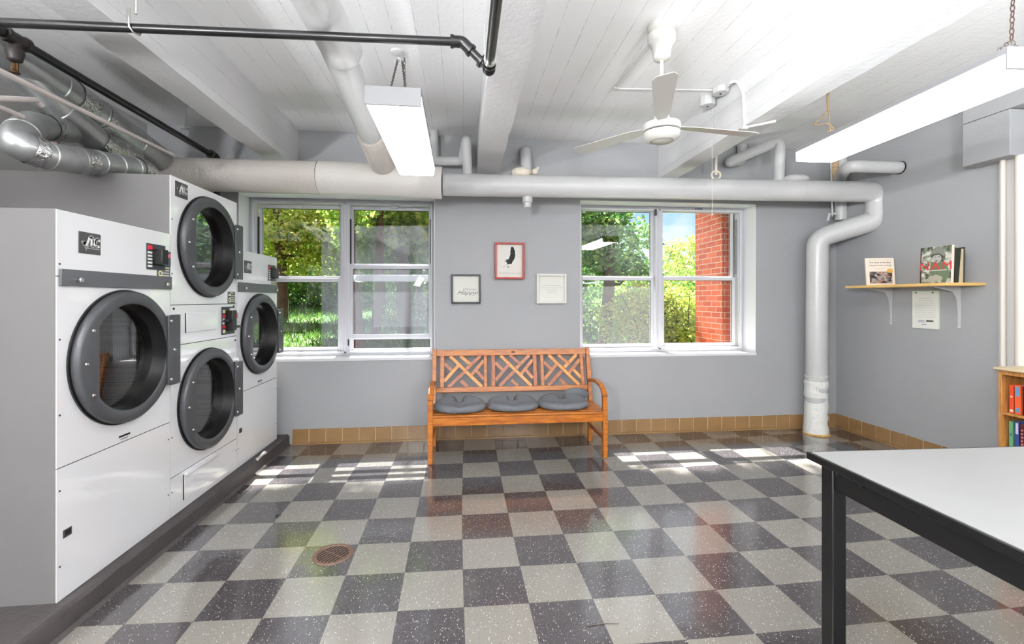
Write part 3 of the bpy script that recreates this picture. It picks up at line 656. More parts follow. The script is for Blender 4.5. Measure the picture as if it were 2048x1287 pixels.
def stack_dryer(y0, y1):
    root = empty('stacked_dryer', ((XD-.6), (y0+y1)/2, .104), 'tall white stacked dryer with two round doors one above the other', 'clothes dryer')
    cy = (y0+y1)/2+.005
    cabinet(root, y0, y1, 2.168, [(cy, 1.776), (cy, .742)], seams=(.342, 1.137, 1.385))
    door(root, cy, 1.776); door(root, cy, .742)
    badge(root, y0+.108, 2.098, .125, .095)
    info_label(root, y1-.085, 1.432, .105, .088)
    g = MB(); cyy, cz = y1-.135, 1.262
    co = build(bx(MB(), cyy, cz, .185, .205, .005), 'coin_meter', mat('meter_face', (0, 0, 0, 1)), root, bevel=.002)
    k = MB(); bx(k, cyy+.0, cz, .06, .15, .045, XD+.005); bx(k, cyy-.03, cz, .1, .02, .03, XD+.005); bx(k, cyy+.05, cz-.05, .09, .02, .04, XD+.005); build(k, 'coin_box', black_m, co, bevel=.003)
    build(bx(MB(), cyy+.055, cz+.035, .05, .045, .03, XD+.005), 'coin_slide', coin_pink, co, bevel=.002)
    k = MB(); bx(k, cyy-.065, cz+.035, .04, .022, .001, XD+.005); bx(k, cyy-.065, cz-.045, .04, .022, .001, XD+.005); build(k, 'display', coin_red, co, smooth=False)
    k = MB(); bx(k, cyy-.065, cz+.068, .03, .024, .001, XD+.005); bx(k, cyy-.065, cz-.078, .03, .024, .001, XD+.005); build(k, 'button', coin_gold, co, smooth=False)
    k = MB(); bx(k, cyy+.05, cz+.078, .07, .025, .001, XD+.005); bx(k, cyy-.07, cz+.008, .03, .018, .001, XD+.005); bx(k, cyy-.07, cz-.018, .03, .018, .001, XD+.005); build(k, 'card_slot', decal_lt, co, smooth=False)
    k = MB()
    ya, yb = un(371, 640, X=XD).y, un(430, 640, X=XD).y; za, zb = 1.27-.062, 1.27+.062
    rz_ = .004
    k.box((XD, ya, za), (XD+.006, yb, zb)); build(k, 'access_panel', enamel, root, bevel=.002)
    build(MB().box((XD+.0005, ya-.006, za), (XD+.004, ya, zb)), 'panel_gap', black_m, root, smooth=False)
    ya, yb = un(367, 960, X=XD).y, un(428, 940, X=XD).y
    lp = build(MB().box((XD, ya, .155), (XD+.006, yb, .318)), 'lint_door', enamel, root, bevel=.002)
    build(MB().box((XD+.002, ya, .312), (XD+.022, yb, .33)), 'door_lip', enamel, lp, bevel=.003)
    build(MB().box((XD+.0005, ya-.006, .16), (XD+.004, ya, .318)), 'panel_gap', black_m, root, smooth=False)
    g = MB()
    for (px, py) in ((347, 617), (467, 612), (468, 638), (470, 680)):
        p = un(px, py, X=XD); g.lathe([(.0001, .006), (.007, .005), (.008, 0)], p, 12, 'x')
    build(g, 'lock', mat('lock_dark', srgb(46, 46, 46), .4), root)
    # rusty pipe fittings standing on its top
    return root
D2 = stack_dryer(2.917, 3.72)
D3 = single_dryer(3.722, 4.478, 'single white dryer farthest away, between stacked dryer and window')
p = un(430, 388, X=-1.95)
k = MB(); k.tube([(-2.0, 3.60, 2.168), (-2.0, 3.60, 2.21), (-1.95, 3.66, 2.225)], .018); k.sphere((-1.95, 3.66, 2.225), .024)
build(k, 'gas_valve', brass, label='small brass gas valve on top of the stacked dryer', cat='valve')

# ------------------------------------------------------------------ big pipes under the ceiling
YP = 4.15
def ring(mb, c, d, r, w): d = Vector(d).normalized(); c = Vector(c); mb.tube([c-d*w/2, c+d*w/2], r, 32)
# main white pipe
pA, pB = un(886, 369, Y=YP), un(1712, 383.5, Y=YP)
ub = un(1742, 410, Y=YP-.03); lowA = un(1700, 447, Y=YP+.02); rise_t = un(1632, 476, Y=4.42); 
fb = un(1632, 868, Y=4.42); rx = fb.x
path = [pA, un(1757, 384, Y=YP), un(1752, 440, Y=YP-.0), Vector((rx, 4.40, un(1632, 476, Y=4.4).z)), Vector((rx, 4.42, .03))]
path = fillet(path, [.13, .10, .15], 10)
root = empty('heating_pipe', (pA.x, YP, pA.z), 'large white painted pipe above the windows, bending down to the floor in the corner', 'pipe')
build(MB().tube(path, .101, 36), 'pipe_body', pipe_white, root)
w_ = MB(); zz = list(np.linspace(.02, .62, 16)); rr = [.108+.005*math.sin(k*2.1)+.003*rng.normal() for k in range(16)]; rr[0] = .118; rr[1] = .116
w_.tube([(rx+.004*rng.normal(), 4.42, z) for z in zz], rr, 30)
build(w_, 'torn_wrap', mat('torn_wrap_white', srgb(226, 226, 222), .6, bump=1, bscale=22, var=.05, vscale=10), root, label='crumpled white wrap at the pipe foot')
fl_ = MB(); 
for k in range(26):
    a = 2*math.pi*k/26; r0, r1 = .10, .122+.012*rng.random(); a2 = a+2*math.pi/26
    fl_.add([(rx+r0*math.cos(a), 4.42+r0*math.sin(a), .03), (rx+r0*math.cos(a2), 4.42+r0*math.sin(a2), .03), (rx+r1*math.cos(a2), 4.42+r1*math.sin(a2), .002), (rx+r1*math.cos(a), 4.42+r1*math.sin(a), .002)], [(0, 1, 2, 3)])
build(fl_, 'rusted_collar', mat('rust_yellow', srgb(190, 150, 80), .8, var=.3, vscale=40), root)
s2 = MB()
for px in (943, 1182, 1403, 1600): c = un(px, 369+(px-886)*.0172, Y=YP); ring(s2, c, pB-pA, .1025, .004)
build(s2, 'wrap_seam', mat('seam_grey', srgb(190, 190, 190), .5), root)
# beige wrapped pipe
bA, bC, bB = un(150, 343, Y=YP), un(640, 355, Y=YP), un(884, 366, Y=YP)
bA = Vector((XL+.01, YP, un(150, 343, Y=YP).z))
root = empty('wrapped_pipe', (bB.x, YP, bB.z), 'fat beige cloth-wrapped pipe running behind the dryers to the left window', 'pipe')
build(MB().tube([bA, bC], .139, 36), 'pipe_body', pipe_beige, root)
build(MB().tube([bC+Vector((.002, 0, 0)), bB], .144, 36), 'end_section', mat('pipe_wrap_pale', srgb(218, 214, 208), .5, bump=.4, bscale=38, var=.03), root)
g = MB(); ring(g, bC, (1, 0, 0), .1425, .006); build(g, 'joint_band', mat('joint_dark', srgb(70, 66, 64), .6), root)
# overhead pipe from behind the camera joining it
z1 = 2.78
g = MB(); n1 = un(627, 2, Z=z1)
g.tube([(n1.x-.02, -1.0, z1), (n1.x-.005, 1.5, z1), (-.662, 2.5, z1)]+[(-.662+.004, 2.5+.11*math.sin(a), z1-.02*math.sin(a)) for a in (.5, 1.0)]+[(-.655, 2.615, z1-.02)], [.100, .100, .104, .108, .09, .02], 32)
root = empty('overhead_pipe', (-.66, 2.2, z1), 'white painted overhead pipe coming towards the camera beside the left lamp', 'pipe')
build(g, 'pipe_body', pipe_white, root)
g = MB(); q0 = Vector((-.688, 2.50, 2.80)); q1 = Vector((-.70, YP-.05, 2.58))
qm = q0.lerp(q1, .62)
g.tube([q0, qm], .088, 32); build(g, 'rear_section', pipe_white, root)
g = MB(); g.tube([qm, qm+(q1-q0).normalized()*.02, q1, q1+Vector((0, .06, -.10))], [.088, .100, .108, .10], 32); build(g, 'sleeve', pipe_beige, root, label='grey-beige taped sleeve at the junction')
# small white branch pipes
def pipe(name, pts, r, m, label, fr=.06, cat='pipe', seg=18, group=None):
    return build(MB().tube(fillet(pts, fr) if len(pts) > 2 else pts, r, seg), name, m, label=label, cat=cat, group=group)
pipe('branch_pipe', [un(868, 262, Y=4.5), un(868, 322, Y=4.48), un(924, 322, Y=4.40), un(933, 271, Y=YP+.05), un(935, 352, Y=YP)], .043, pipe_white, 'white branch pipe looping up beside the right end of the left lamp', .05)
pipe('wall_pipe', [un(1051, 303, Y=4.60), un(1051, 305, Y=4.5), un(1053, 352, Y=4.40)], .054, pipe_white, 'short white pipe from the wall between the two middle beams', .05)
k = MB(); a = un(1055, 395, Y=YP+.02); k.tube([a+Vector((0, 0, .05)), a+Vector((0, 0, -.0))], .047, 20); k.lathe([(.047, 0), (.047, -.045), (.036, -.05), (.036, -.085), (.030, -.095), (.0001, -.095)], a, 20)
build(k, 'drain_stub', pipe_white, label='short white capped stub hanging below the main pipe above pictures', cat='pipe')
k = MB(); a = un(1042, 345, Y=YP-.02); k.sphere(a, .085, sc=(1.1, .8, .55)); b_ = un(1070, 343, Y=YP-.02); k.sphere(b_, .03); k.tube([b_, b_+Vector((.03, 0, .04))], .012)
build(k, 'pipe_clamp', mat('old_cream_paint', srgb(222, 212, 196), .6, bump=.6, bscale=60), label='lumpy cream painted clamp on top of main pipe near middle beam', cat='pipe clamp')
k = MB(); a = un(1592, 358, Y=YP); k.sphere(a, .12, sc=(1.15, .7, .36)); build(k, 'valve_cap', pipe_white, label='white domed cap on top of main pipe left of right lamp', cat='valve cap')
pipe('corner_branch_pipe', [un(1484, 268, Y=4.56), un(1484, 320, Y=4.56), un(1452, 326, Y=4.50), un(1560, 281, Y=YP+.02), un(1557, 364, Y=YP+.03)], .05, pipe_white, 'white branch pipe with slanted arm below the right beam', .05)
pipe('vertical_wall_pipe', [un(1682, 300, Y=4.5), un(1682, 440, Y=4.5)], .058, pipe_white, 'vertical white pipe in the corner crossing behind the main pipe', cat='pipe')
pipe('side_wall_pipe', [(4.0, 4.46, 2.70), (3.57, 3.87, 2.665), (XR-.003, 3.87, 2.665)], .055, pipe_white, 'short white pipe entering the right wall beside the lamp', .07)
k = MB(); a = Vector((XR, 3.87, 2.665)); k.tube([a+Vector((-.002, 0, 0)), a+Vector((-.012, 0, 0))], .060, 24); build(k, 'wall_collar', brown_iron, label='dark rusty ring where the short white pipe enters right wall', cat='pipe ring')
k = MB(); a = un(1668, 320, Y=4.40); c = un(1669, 362, Y=4.38)
for q in range(5): k.tube([a.lerp(c, q/5), a.lerp(c, (q+.92)/5)], .036+.003*(q % 2), 14)
build(k, 'cardboard_sleeve', mat('cardboard_tan', srgb(196, 168, 132), .8, bump=.5, bscale=60), label='tan segmented sleeve hanging just under the right lamp end', cat='pipe sleeve')
k = MB(); k.tube([un(1661, 300, Y=4.08), un(1665, 432, Y=4.36)], .008, 8); a = un(1664, 432, Y=4.36); k.tube([a+Vector((-.05, 0, -.05)), a+Vector((-.03, 0, .02)), a+Vector((.02, 0, .03)), a+Vector((.05, 0, .02))], .012, 8)
build(k, 'pipe_hanger', pipe_white, label='white hanger rod with hook holding the pipe bend in corner', cat='pipe hanger')
k = MB(); tp = un(1431, 292, Y=YP); tp.z = ZB+.0; tp = Vector((tp.x, YP, ZC)); bt = un(1432, 350, Y=YP); k.tube([Vector((bt.x, YP, ZC)), bt], .012, 8)
R_ = [(bt + Vector((.045*math.cos(a), 0, .04*math.sin(a)-.0))) for a in np.linspace(0, 2*math.pi, 20)]; k.tube(R_, .010, 8, False)
build(k, 'ring_hanger', mat('old_cream_paint', (1, 1, 1, 1)), label='cream rod and ring hanger holding main pipe above right window', cat='pipe hanger')

# ------------------------------------------------------------------ black sprinkler pipes
YT = 2.21
e1 = un(978, 138, Y=YT); e0 = un(925, 84, Y=YT); tl = un(0, 45, Y=YT); tl2 = tl+(tl-e0).normalized()*.5
root = empty('sprinkler_pipe', (e0.x, YT, e0.z), 'black sprinkler pipe crossing the whole left ceiling with an elbow', 'pipe')
build(MB().tube([tl2, e0], .0195, 20), 'cross_pipe', black_pipe_m, root)
build(MB().tube([e0, e1], .0195, 20), 'angled_pipe', black_pipe_m, root)
build(MB().tube([e1, Vector((e1.x, 1.2, e1.z)), Vector((e1.x, -1.5, e1.z))], .0225, 20), 'long_pipe', black_pipe_m, root)
d = (e1-e0).normalized(); k = MB(); k.tube(fillet([e0-Vector((.05, 0, 0)), e0, e0+d*.05], .03), .027, 20); ring(k, e0-Vector((.05, 0, 0)), (1, 0, 0), .031, .016); ring(k, e0+d*.055, d, .031, .014)
ring(k, e1-d*.05, d, .031, .014); k.sphere(e1, .032); ring(k, e1+Vector((0, -.045, 0)), (0, 1, 0), .031, .014)
build(k, 'elbow', black_pipe_m, root)
k = MB(); ring(k, Vector((e1.x, un(980, 103, X=e1.x).y, e1.z)), (0, 1, 0), .030, .018); c_ = Vector((e1.x, un(980, 103, X=e1.x).y, e1.z)); k.bar(c_+Vector((-.028, 0, .02)), c_+Vector((-.028, .0, ZB-c_.z)), .004, .02, (0, 1, 0))
build(k, 'pipe_strap', chrome, root)
def hanger(name, c, r, label):
    g = MB(); c = Vector(c); top = ZC; g.tube([c+Vector((0, 0, r+.03)), Vector((c.x, c.y, top))], .005, 8)
    return g
a = un(272, 55, Y=YT); k = MB(); k.tube([(a.x, YT, a.z+.06), (a.x, YT, ZC)], .005, 8)
k.tube([(a.x-.012, YT-.024, a.z+.06), (a.x-.012, YT-.026, a.z-.01), (a.x-.004, YT-.012, a.z-.027), (a.x+.006, YT+.014, a.z-.026), (a.x+.01, YT+.026, a.z)], .0045, 8); k.box((a.x-.022, YT-.029, a.z+.0), (a.x-.004, YT-.025, a.z+.07))
build(k, 'pipe_strap', chrome, root, label='bright hook strap on the cross pipe')
X2 = -2.2; root = empty('sprinkler_branch_pipe', (X2, 3, 2.7), 'black sprinkler pipe running back above the dryers', 'pipe')
pa, pb = un(40, 84, X=X2), un(432, 314, X=X2)
pz = 2.6; build(MB().tube([(X2, .6, pa.z), pa, pb], .024, 20), 'long_pipe', black_pipe_m, root)
k = MB(); k.tube(fillet([pb-Vector((0, .08, 0)), pb, pb-Vector((0, -.02, .12))], .03), .034, 16); ring(k, pb-Vector((0, .08, 0)), (0, 1, 0), .040, .02); k.tube([pb, pb-Vector((0, -.02, .36))], .024, 16); build(k, 'elbow', brown_iron, root)
k = MB(); t0 = un(30, 78, X=X2); ring(k, t0, (0, 1, 0), .031, .10); ring(k, t0+Vector((0, .05, 0)), (0, 1, 0), .036, .018); ring(k, t0-Vector((0, .05, 0)), (0, 1, 0), .036, .018)
k.tube([t0, t0-Vector((0, 0, .06))], .024, 18); k.lathe([(.0001, -.05), (.033, -.052), (.036, -.066), (.031, -.09), (.028, -.105), (.020, -.112), (.0001, -.112)], t0, 18)
build(k, 'tee_fitting', brown_iron, root)
k = MB()
for dx in (-.012, .012): k.bar(t0+Vector((dx, 0, -.12)), t0+Vector((dx*.8, 0, -.165)), .005, .01)
k.lathe([(.006, -.12), (.008, -.15), (.02, -.165), (.02, -.168), (.0001, -.168)], t0, 16); build(k, 'sprinkler_head', brass, root)
a = un(371, 270, X=X2); k = MB(); k.tube([(a.x, a.y, a.z+.05), (a.x, a.y, ZC)], .006, 8); k.tube([(a.x-.03, a.y, a.z+.05), (a.x-.032, a.y, a.z), (a.x, a.y, a.z-.034), (a.x+.032, a.y, a.z), (a.x+.03, a.y, a.z+.05)], .005, 8); k.bar((a.x-.03, a.y, a.z+.05), (a.x+.03, a.y, a.z+.05), .015, .004)
build(k, 'pipe_strap', lamp_metal, root)

# ------------------------------------------------------------------ silver ducts and thin pipes over the dryers
def duct(name, pts, r, label, seams=(), foils=(), fr=.1):
    root = empty(name, tuple(pts[-1]), label, 'duct')
    pp = fillet(pts, fr, 6) if len(pts) > 2 else [Vector(p) for p in pts]
    build(MB().tube(pp, r, 32), 'duct_body', steel, root)
    cum = [0]
    for p, q in zip(pp[:-1], pp[1:]): cum.append(cum[-1]+(q-p).length)
    def at(s):
        s *= cum[-1]
        for i in range(len(pp)-1):
            if s <= cum[i+1]+1e-9: u = (s-cum[i])/(cum[i+1]-cum[i]); return pp[i].lerp(pp[i+1], u), (pp[i+1]-pp[i]).normalized()
        return pp[-1], (pp[-1]-pp[-2]).normalized()
    for s in seams:
        c, d = at(s); g = MB(); g.tube([c-d*.008, c-d*.004, c+d*.004, c+d*.008], [r, r+.004, r+.004, r], 32, False); build(g, 'crimp_ring', steel, root)
    for s, w in foils:
        g = MB(); pts_ = [at(max(0, min(1, s+w*(k/8-.5)))) for k in range(9)]
        g.tube([c for c, d in pts_], [r+.003+.002*rng.random() for _ in pts_], 32, False); build(g, 'foil_tape', foil, root)
    return root
duct('exhaust_duct', [un(-60, 60, X=-2.42), un(60, 138, X=-2.42), un(318, 318, X=-2.50)], .105, 'largest silver duct highest along the ceiling over the dryers', (.3, .52, .78), ((.42, .10), (.55, .05)), .2)
duct('branch_duct', [un(20, 128, X=-2.44), un(120, 222, X=-2.41), un(205, 290, X=-2.40), un(262, 312, X=-2.47)], .082, 'short silver duct joining the large one under crumpled foil', (.3,), ((.72, .3),), .1)
duct('elbow_duct', [un(142, 262, X=-2.45), un(62, 250, X=-2.30), un(24, 285, X=-2.2), un(95, 312, X=-2.15), Vector((-2.14, 3.28, 2.29)), Vector((-2.12, 3.42, 2.175))], .072, 'silver elbow duct looping round onto the stacked dryer', (.36, .5, .6, .68, .76, .84), ((.17, .05), (.47, .03), (.62, .05), (.92, .12)), .11)
thin = mat('thin_pipe_paint', srgb(196, 188, 184), .4)
pipe('gas_pipe', [un(-20, 132, X=-2.08), un(345, 309, X=-2.08)], .013, thin, 'thin off-white gas pipe sloping across in front of the ducts')
pipe('thin_branch_pipe', [un(-20, 196, X=-2.2), un(74, 200, X=-2.2), un(84, 212, X=-2.2)], .014, thin, 'short thin horizontal pipe at left edge above the elbow duct', .02)
pipe('thin_lower_pipe', [un(-20, 205, X=-2.22), un(45, 233, X=-2.22)], .011, thin, 'lowest thin sloping pipe at the left edge by the duct elbow')
pipe('copper_stub_pipe', [un(112, 270, X=-2.5), un(112, 345, X=-2.5)], .016, mat('dull_copper', srgb(150, 128, 120), .5, metal=.4), 'short upright coppery pipe between the elbow duct and wall')

# ------------------------------------------------------------------ lamps
def lamp(x, y, ang, label, dif_strength, L=1.22, w=.262, zb=2.335, h=.09, chains=True):
    root = empty('pendant_lamp', (x, y, zb+h), label, 'ceiling lamp')
    M = Matrix.Translation((x, y, 0)) @ Matrix.Rotation(ang, 4, 'Z')
    dm = mat('diffuser_%g' % dif_strength, srgb(70, 70, 68), .5, emit=(1.0, .98, .95, 1), es=dif_strength)
    build(MB().box((-w/2, -L/2, zb+h-.028), (w/2, L/2, zb+h), M), 'housing', lamp_metal, root, bevel=.003)
    e = MB(); e.box((-w/2, -L/2-.006, zb), (w/2, -L/2+.004, zb+h), M); e.box((-w/2, L/2-.004, zb), (w/2, L/2+.006, zb+h), M); build(e, 'end_cap', lamp_metal, root, bevel=.003)
    d = MB(); L2 = L/2-.005
    pr = [(-w/2+.002, zb+h-.028), (-w/2+.004, zb+.008), (-w/2+.012, zb), (w/2-.012, zb), (w/2-.004, zb+.008), (w/2-.002, zb+h-.028)]
    vs = [M @ Vector((a, s*L2, b)) for s in (-1, 1) for a, b in pr]; d.add(vs, [(i, i+1, i+7, i+6) for i in range(5)]+[tuple(range(6)), tuple(range(6, 12))])
    build(d, 'diffuser', dm, root)
    return root
L1 = lamp(-.338, 2.80, .01, 'lit box lamp hanging over the left window side', 6)
L2_ = lamp(2.305, 2.185, -.045, 'long lit box lamp hanging at the upper right', 12)
for i, (x, y, z, p, a) in enumerate(LAMPS[2:]):
    lamp(x, y, 0, zb=z+.01, label=['left one of the pendant lamps behind the camera', 'middle pendant lamp just behind the camera', 'left lamp farthest behind the camera', 'right lamp farthest behind the camera', 'right pendant lamp just behind the camera', 'pendant lamp behind the camera nearest the left wall'][i], dif_strength=1.25)  # unseen lamps added to brighten the room from behind
def chain(pts, r, link_l=.022):
    """interlocked links along a polyline"""
    g = MB(); pts = [Vector(p) for p in pts]; k = 0
    for a, b in zip(pts[:-1], pts[1:]):
        d = (b-a); n = max(1, int(d.length/link_l)); d.normalize(); s = d.cross(Vector((.3, 1, .2))).normalized(); t2 = d.cross(s)
        for i in range(n):
            c = a.lerp(b, (i+.5)/n); u = s if k % 2 else t2; k += 1; hl = link_l*.62
            g.tube([c+d*hl*math.cos(q)+u*.0075*math.sin(q) for q in np.linspace(0, 2*math.pi, 9)], r, 5, False)
    return g
hk = un(795, 106, Z=ZC-.01)
k = MB(); k.lathe([(.045, 0), (.045, -.012), (.02, -.02), (.0001, -.02)], (hk.x, hk.y, ZC), 20); k.tube([Vector((hk.x, hk.y, ZC-.01))+Vector((.022*math.sin(q), 0, -.03-.022*(1-math.cos(q)))) for q in np.linspace(0, 4.6, 12)], .005, 8)
build(k, 'ceiling_hook', white_paint, L1)
hz = Vector((hk.x, hk.y, ZC-.06)); ty = 2.335+.09
build(chain([hz, (-.43, hk.y-.55, ty)], .0022), 'chain', chain_m, L1); build(chain([hz+Vector((.03, 0, 0)), (-.30, hk.y-.55, ty)], .0022), 'chain', chain_m, L1)
build(chain([hz+Vector((.045, 0, .02)), hz+Vector((.05, -.01, -.22))], .0022), 'chain_tail', chain_m, L1)
# right lamp: knotted cord at far end, chain at near end
tp = un(1656, 184, Y=2.62); tp.z = ZC; m1 = un(1655, 215, Y=2.62); 
k = MB(); c0 = Vector((m1.x, 2.62, ZC)); k.tube([c0, un(1656, 200, Y=2.62), un(1657, 222, Y=2.62)], .0075, 8); k.tube([un(1657, 222, Y=2.62), un(1660, 262, Y=2.62), un(1662, 262, Y=2.62)], .004, 8)
k.tube(fillet([un(1657, 215, Y=2.62), un(1645, 235, Y=2.62), un(1622, 252, Y=2.62), un(1655, 246, Y=2.62), un(1669, 258, Y=2.62), un(1661, 262, Y=2.62), un(1658, 246, Y=2.62)], .02, 4), .0042, 8); k.tube([un(1661, 258, Y=2.62), un(1648, 272, Y=2.62)], .003, 8)
build(k, 'hanging_cord', rope_m, L2_)
c1 = un(2023, 80, Y=1.72); c1t = Vector((un(2031, 0, Y=1.72).x, 1.72, ZC))
build(chain([c1t, c1], .0025, .024), 'chain', mat('rust_chain', srgb(86, 66, 58), .6, metal=.4), L2_); build(chain([c1, un(1990, 108, Y=1.72)], .0022, .02), 'chain', chain_m, L2_); build(chain([c1, un(2038, 101, Y=1.72)], .0022, .02), 'chain', chain_m, L2_)

# ------------------------------------------------------------------ fan
fx, fy = 1.186, 2.613
fz = lambda py: un(1323, py, Y=fy).z
root = empty('ceiling_fan', (fx, fy, ZC), 'white ceiling fan on a long rod between the two right beams', 'ceiling fan')
k = MB(); k.lathe([(.0001, ZC), (.082, ZC), (.082, fz(62)), (.05, fz(68)), (.0001, fz(68))], (fx, fy, 0)); build(k, 'ceiling_plate', off_white_plastic, root)
k = MB(); 
for i in range(9): a = i*.7; k.tube([(fx+.04*math.cos(a), fy+.04*math.sin(a), fz(60)), (fx+.05*math.cos(a+1), fy+.05*math.sin(a+1), fz(68)), (fx+.03*math.cos(a+2), fy+.03*math.sin(a+2), fz(76))], .004, 6)
build(k, 'wire', mat('wire_brown', srgb(60, 44, 36), .6), root)
k = MB(); k.lathe([(.0001, fz(64)), (.06, fz(64)), (.082, fz(70)), (.082, fz(86)), (.066, fz(92)), (.058, fz(98)), (.048, fz(118)), (.028, fz(122)), (.0001, fz(122))], (fx, fy, 0)); build(k, 'canopy', off_white_plastic, root)
build(MB().lathe([(.0105, fz(118)), (.0105, fz(212))], (fx, fy, 0), 16), 'downrod', off_white_plastic, root)
k = MB(); k.lathe([(.0001, fz(204)), (.024, fz(206)), (.034, fz(212)), (.048, fz(240)), (.05, fz(243))], (fx, fy, 0)); build(k, 'motor_cap', off_white_plastic, root)
k = MB(); k.lathe([(.05, fz(243)), (.04, fz(245)), (.108, fz(249)), (.112, fz(256)), (.108, fz(262)), (.095, fz(263)), (.095, fz(265)), (.108, fz(266)), (.104, fz(274)), (.088, fz(280)), (.07, fz(283)), (.066, fz(281)), (.045, fz(284)), (.0001, fz(285))], (fx, fy, 0), 40); build(k, 'motor_housing', off_white_plastic, root)
k = MB(); k.lathe([(.0955, fz(262.5)), (.0955, fz(265.5))], (fx, fy, 0), 40); build(k, 'shadow_gap', black_gap, root)
for i, a in enumerate((.12, .12+2*math.pi/3, .12+4*math.pi/3)):
    M = Matrix.Translation((fx, fy, fz(252))) @ Matrix.Rotation(a, 4, 'Z') @ Matrix.Rotation(.14, 4, 'X')
    k = MB(); o_ = [(.10, -.022), (.2, -.045), (.62, -.06), (.655, -.04), (.655, .04), (.62, .06), (.2, .045), (.10, .022)]
    k.prism([M @ Vector((x, y, -.001)) for x, y in o_], M.to_3x3() @ Vector((0, 0, .003))); build(k, 'blade', off_white_plastic, root, smooth=False)

# ------------------------------------------------------------------ conduits and boxes on the ceiling
zc_ = ZC-.008
c = lambda px, py: un(px, py, Z=zc_)
k = MB(); k.tube(fillet([c(1300, 92), c(1231, 177), c(1430, 180)], .01, 3), .006, 10); k.box(tuple(c(1232, 176)-Vector((.02, .012, .008))), tuple(c(1232, 176)+Vector((.02, .012, .008))))
build(k, 'conduit', conduit_m, label='thin painted conduit from the fan plate turning along the ceiling', cat='conduit')
def jbox(px, py, r, h, label):
    p = un(px, py, Z=ZC); k = MB(); k.lathe([(r*.96, 0), (r, -.006), (r, -h), (r*.9, -h-.004), (.0001, -h-.004)], (p.x, p.y, ZC), 8)
    o = build(k, 'junction_box', pipe_white, label=label, cat='electrical box', angle=25); 
    g = MB(); g.lathe([(.008, -h-.004), (.006, -h-.01), (.0001, -h-.01)], (p.x, p.y, ZC), 10); build(g, 'screw', black_gap, o)
    return p
j1 = jbox(1441, 176, .062, .04, 'octagonal white ceiling box where the conduit ends')
j2 = jbox(1415, 193, .06, .075, 'deeper white octagonal ceiling box with pull switch, nearer the window')
pj = un(1462, 172, Z=ZC-.02)
e_ = [c(1456, 172), c(1462, 164), c(1474, 162), un(1486, 185, X=2.055), un(1489, 236, X=2.055)]
k = MB(); k.tube(fillet(e_, .04, 5), .011, 12)
a, b_ = un(1489, 241, X=2.055), un(1552, 242, Z=ZB-.018); a.z = ZB-.018
k.tube([e_[-1], a, b_], .011, 12); k.box(tuple(a-Vector((.02, .012, .012))), tuple(a+Vector((.02, .012, .012))))
build(k, 'beam_conduit', conduit_m, label='white conduit curving from ceiling box down and under right beam', cat='conduit')
k = MB(); p0 = Vector((j2.x+.04, j2.y, ZC-.07)); k.tube([p0, Vector((p0.x, p0.y, 2.12))], .0014, 6); k.sphere((p0.x, p0.y, 2.11), .008, 10, 6)
build(k, 'pull_cord', off_white_plastic, label='fine white pull cord hanging from the deeper ceiling box', cat='pull cord')

# ------------------------------------------------------------------ right wall: soffit box and pipes
XS = 3.95; ya, yb = un(1925, 300, X=XS).y, un(2020, 300, X=XS).y; zb_ = un(2020, 309, X=XS).z; zt = un(1925, 250, X=XS).z
k = MB(); k.box((XS, yb, zb_), (XR-.001, ya, zt)); o = build(k, 'duct_boxing', wall_grey, label='grey boxed-in duct high on the right wall above upright pipes', cat='boxing', bevel=.003)
build(MB().box((XS, yb-.09, zt+.004), (XR-.001, ya, ZC)), 'upper_panel', wall_grey, o, bevel=.003)
vp = mat('warm_pipe_paint', srgb(214, 206, 198), .45)
a = un(2006, 400, X=4.065); build(MB().tube([(a.x, a.y, 0), (a.x, a.y, zb_)], .017, 14), 'riser_pipe', vp, label='thin upright cream pipe under the boxing by the bookcase', cat='pipe')
a = un(2041, 400, X=4.05); build(MB().tube([(a.x, a.y, 0), (a.x, a.y, zb_)], .03, 18), 'thick_riser_pipe', vp, label='thicker upright cream pipe at the right edge above bookcase', cat='pipe')
a0, a1 = un(1999, 500, X=4.1), un(2075, 500, X=4.1); build(MB().box((4.095, a1.y, 0), (XR-.0005, a0.y, zb_)), 'pipe_backing_board', mat('warm_white_board', srgb(204, 202, 200), .5), label='pale board on the right wall behind the upright pipes', cat='board')

# ------------------------------------------------------------------ shelf, books, notepad
XF = 3.763; y0s, y1s = 3.163, 4.11; zs0, zs1 = 1.528, 1.551
root = empty('wall_shelf', (4.0, 3.6, zs0), 'narrow pine shelf on two white brackets on the right wall', 'shelf')
build(MB().box((XF, y0s, zs0), (XR-.002, y1s, zs1)), 'board', wood_shelf, root, bevel=.002)
for py_, px_ in ((3.959, 0), (3.353, 0)):
    k = MB(); k.bar((XR-.006, py_, 1.18), (XR-.006, py_, zs0), .022, .006, (1, 0, 0)); k.bar((XR-.01, py_, zs0-.006), (XF+.08, py_, zs0-.004), .022, .006)
    k.prism([(XR-.01, py_-.002, 1.22), (XR-.01, py_-.002, zs0-.006), (XF+.1, py_-.002, zs0-.006), (XR-.075, py_-.002, zs0-.045), (XR-.035, py_-.002, zs0-.10)], (0, .004, 0))
    k.sphere((XR-.01, py_, 1.185), .012, 10, 6)
    build(k, 'bracket', pipe_white, root, smooth=False)
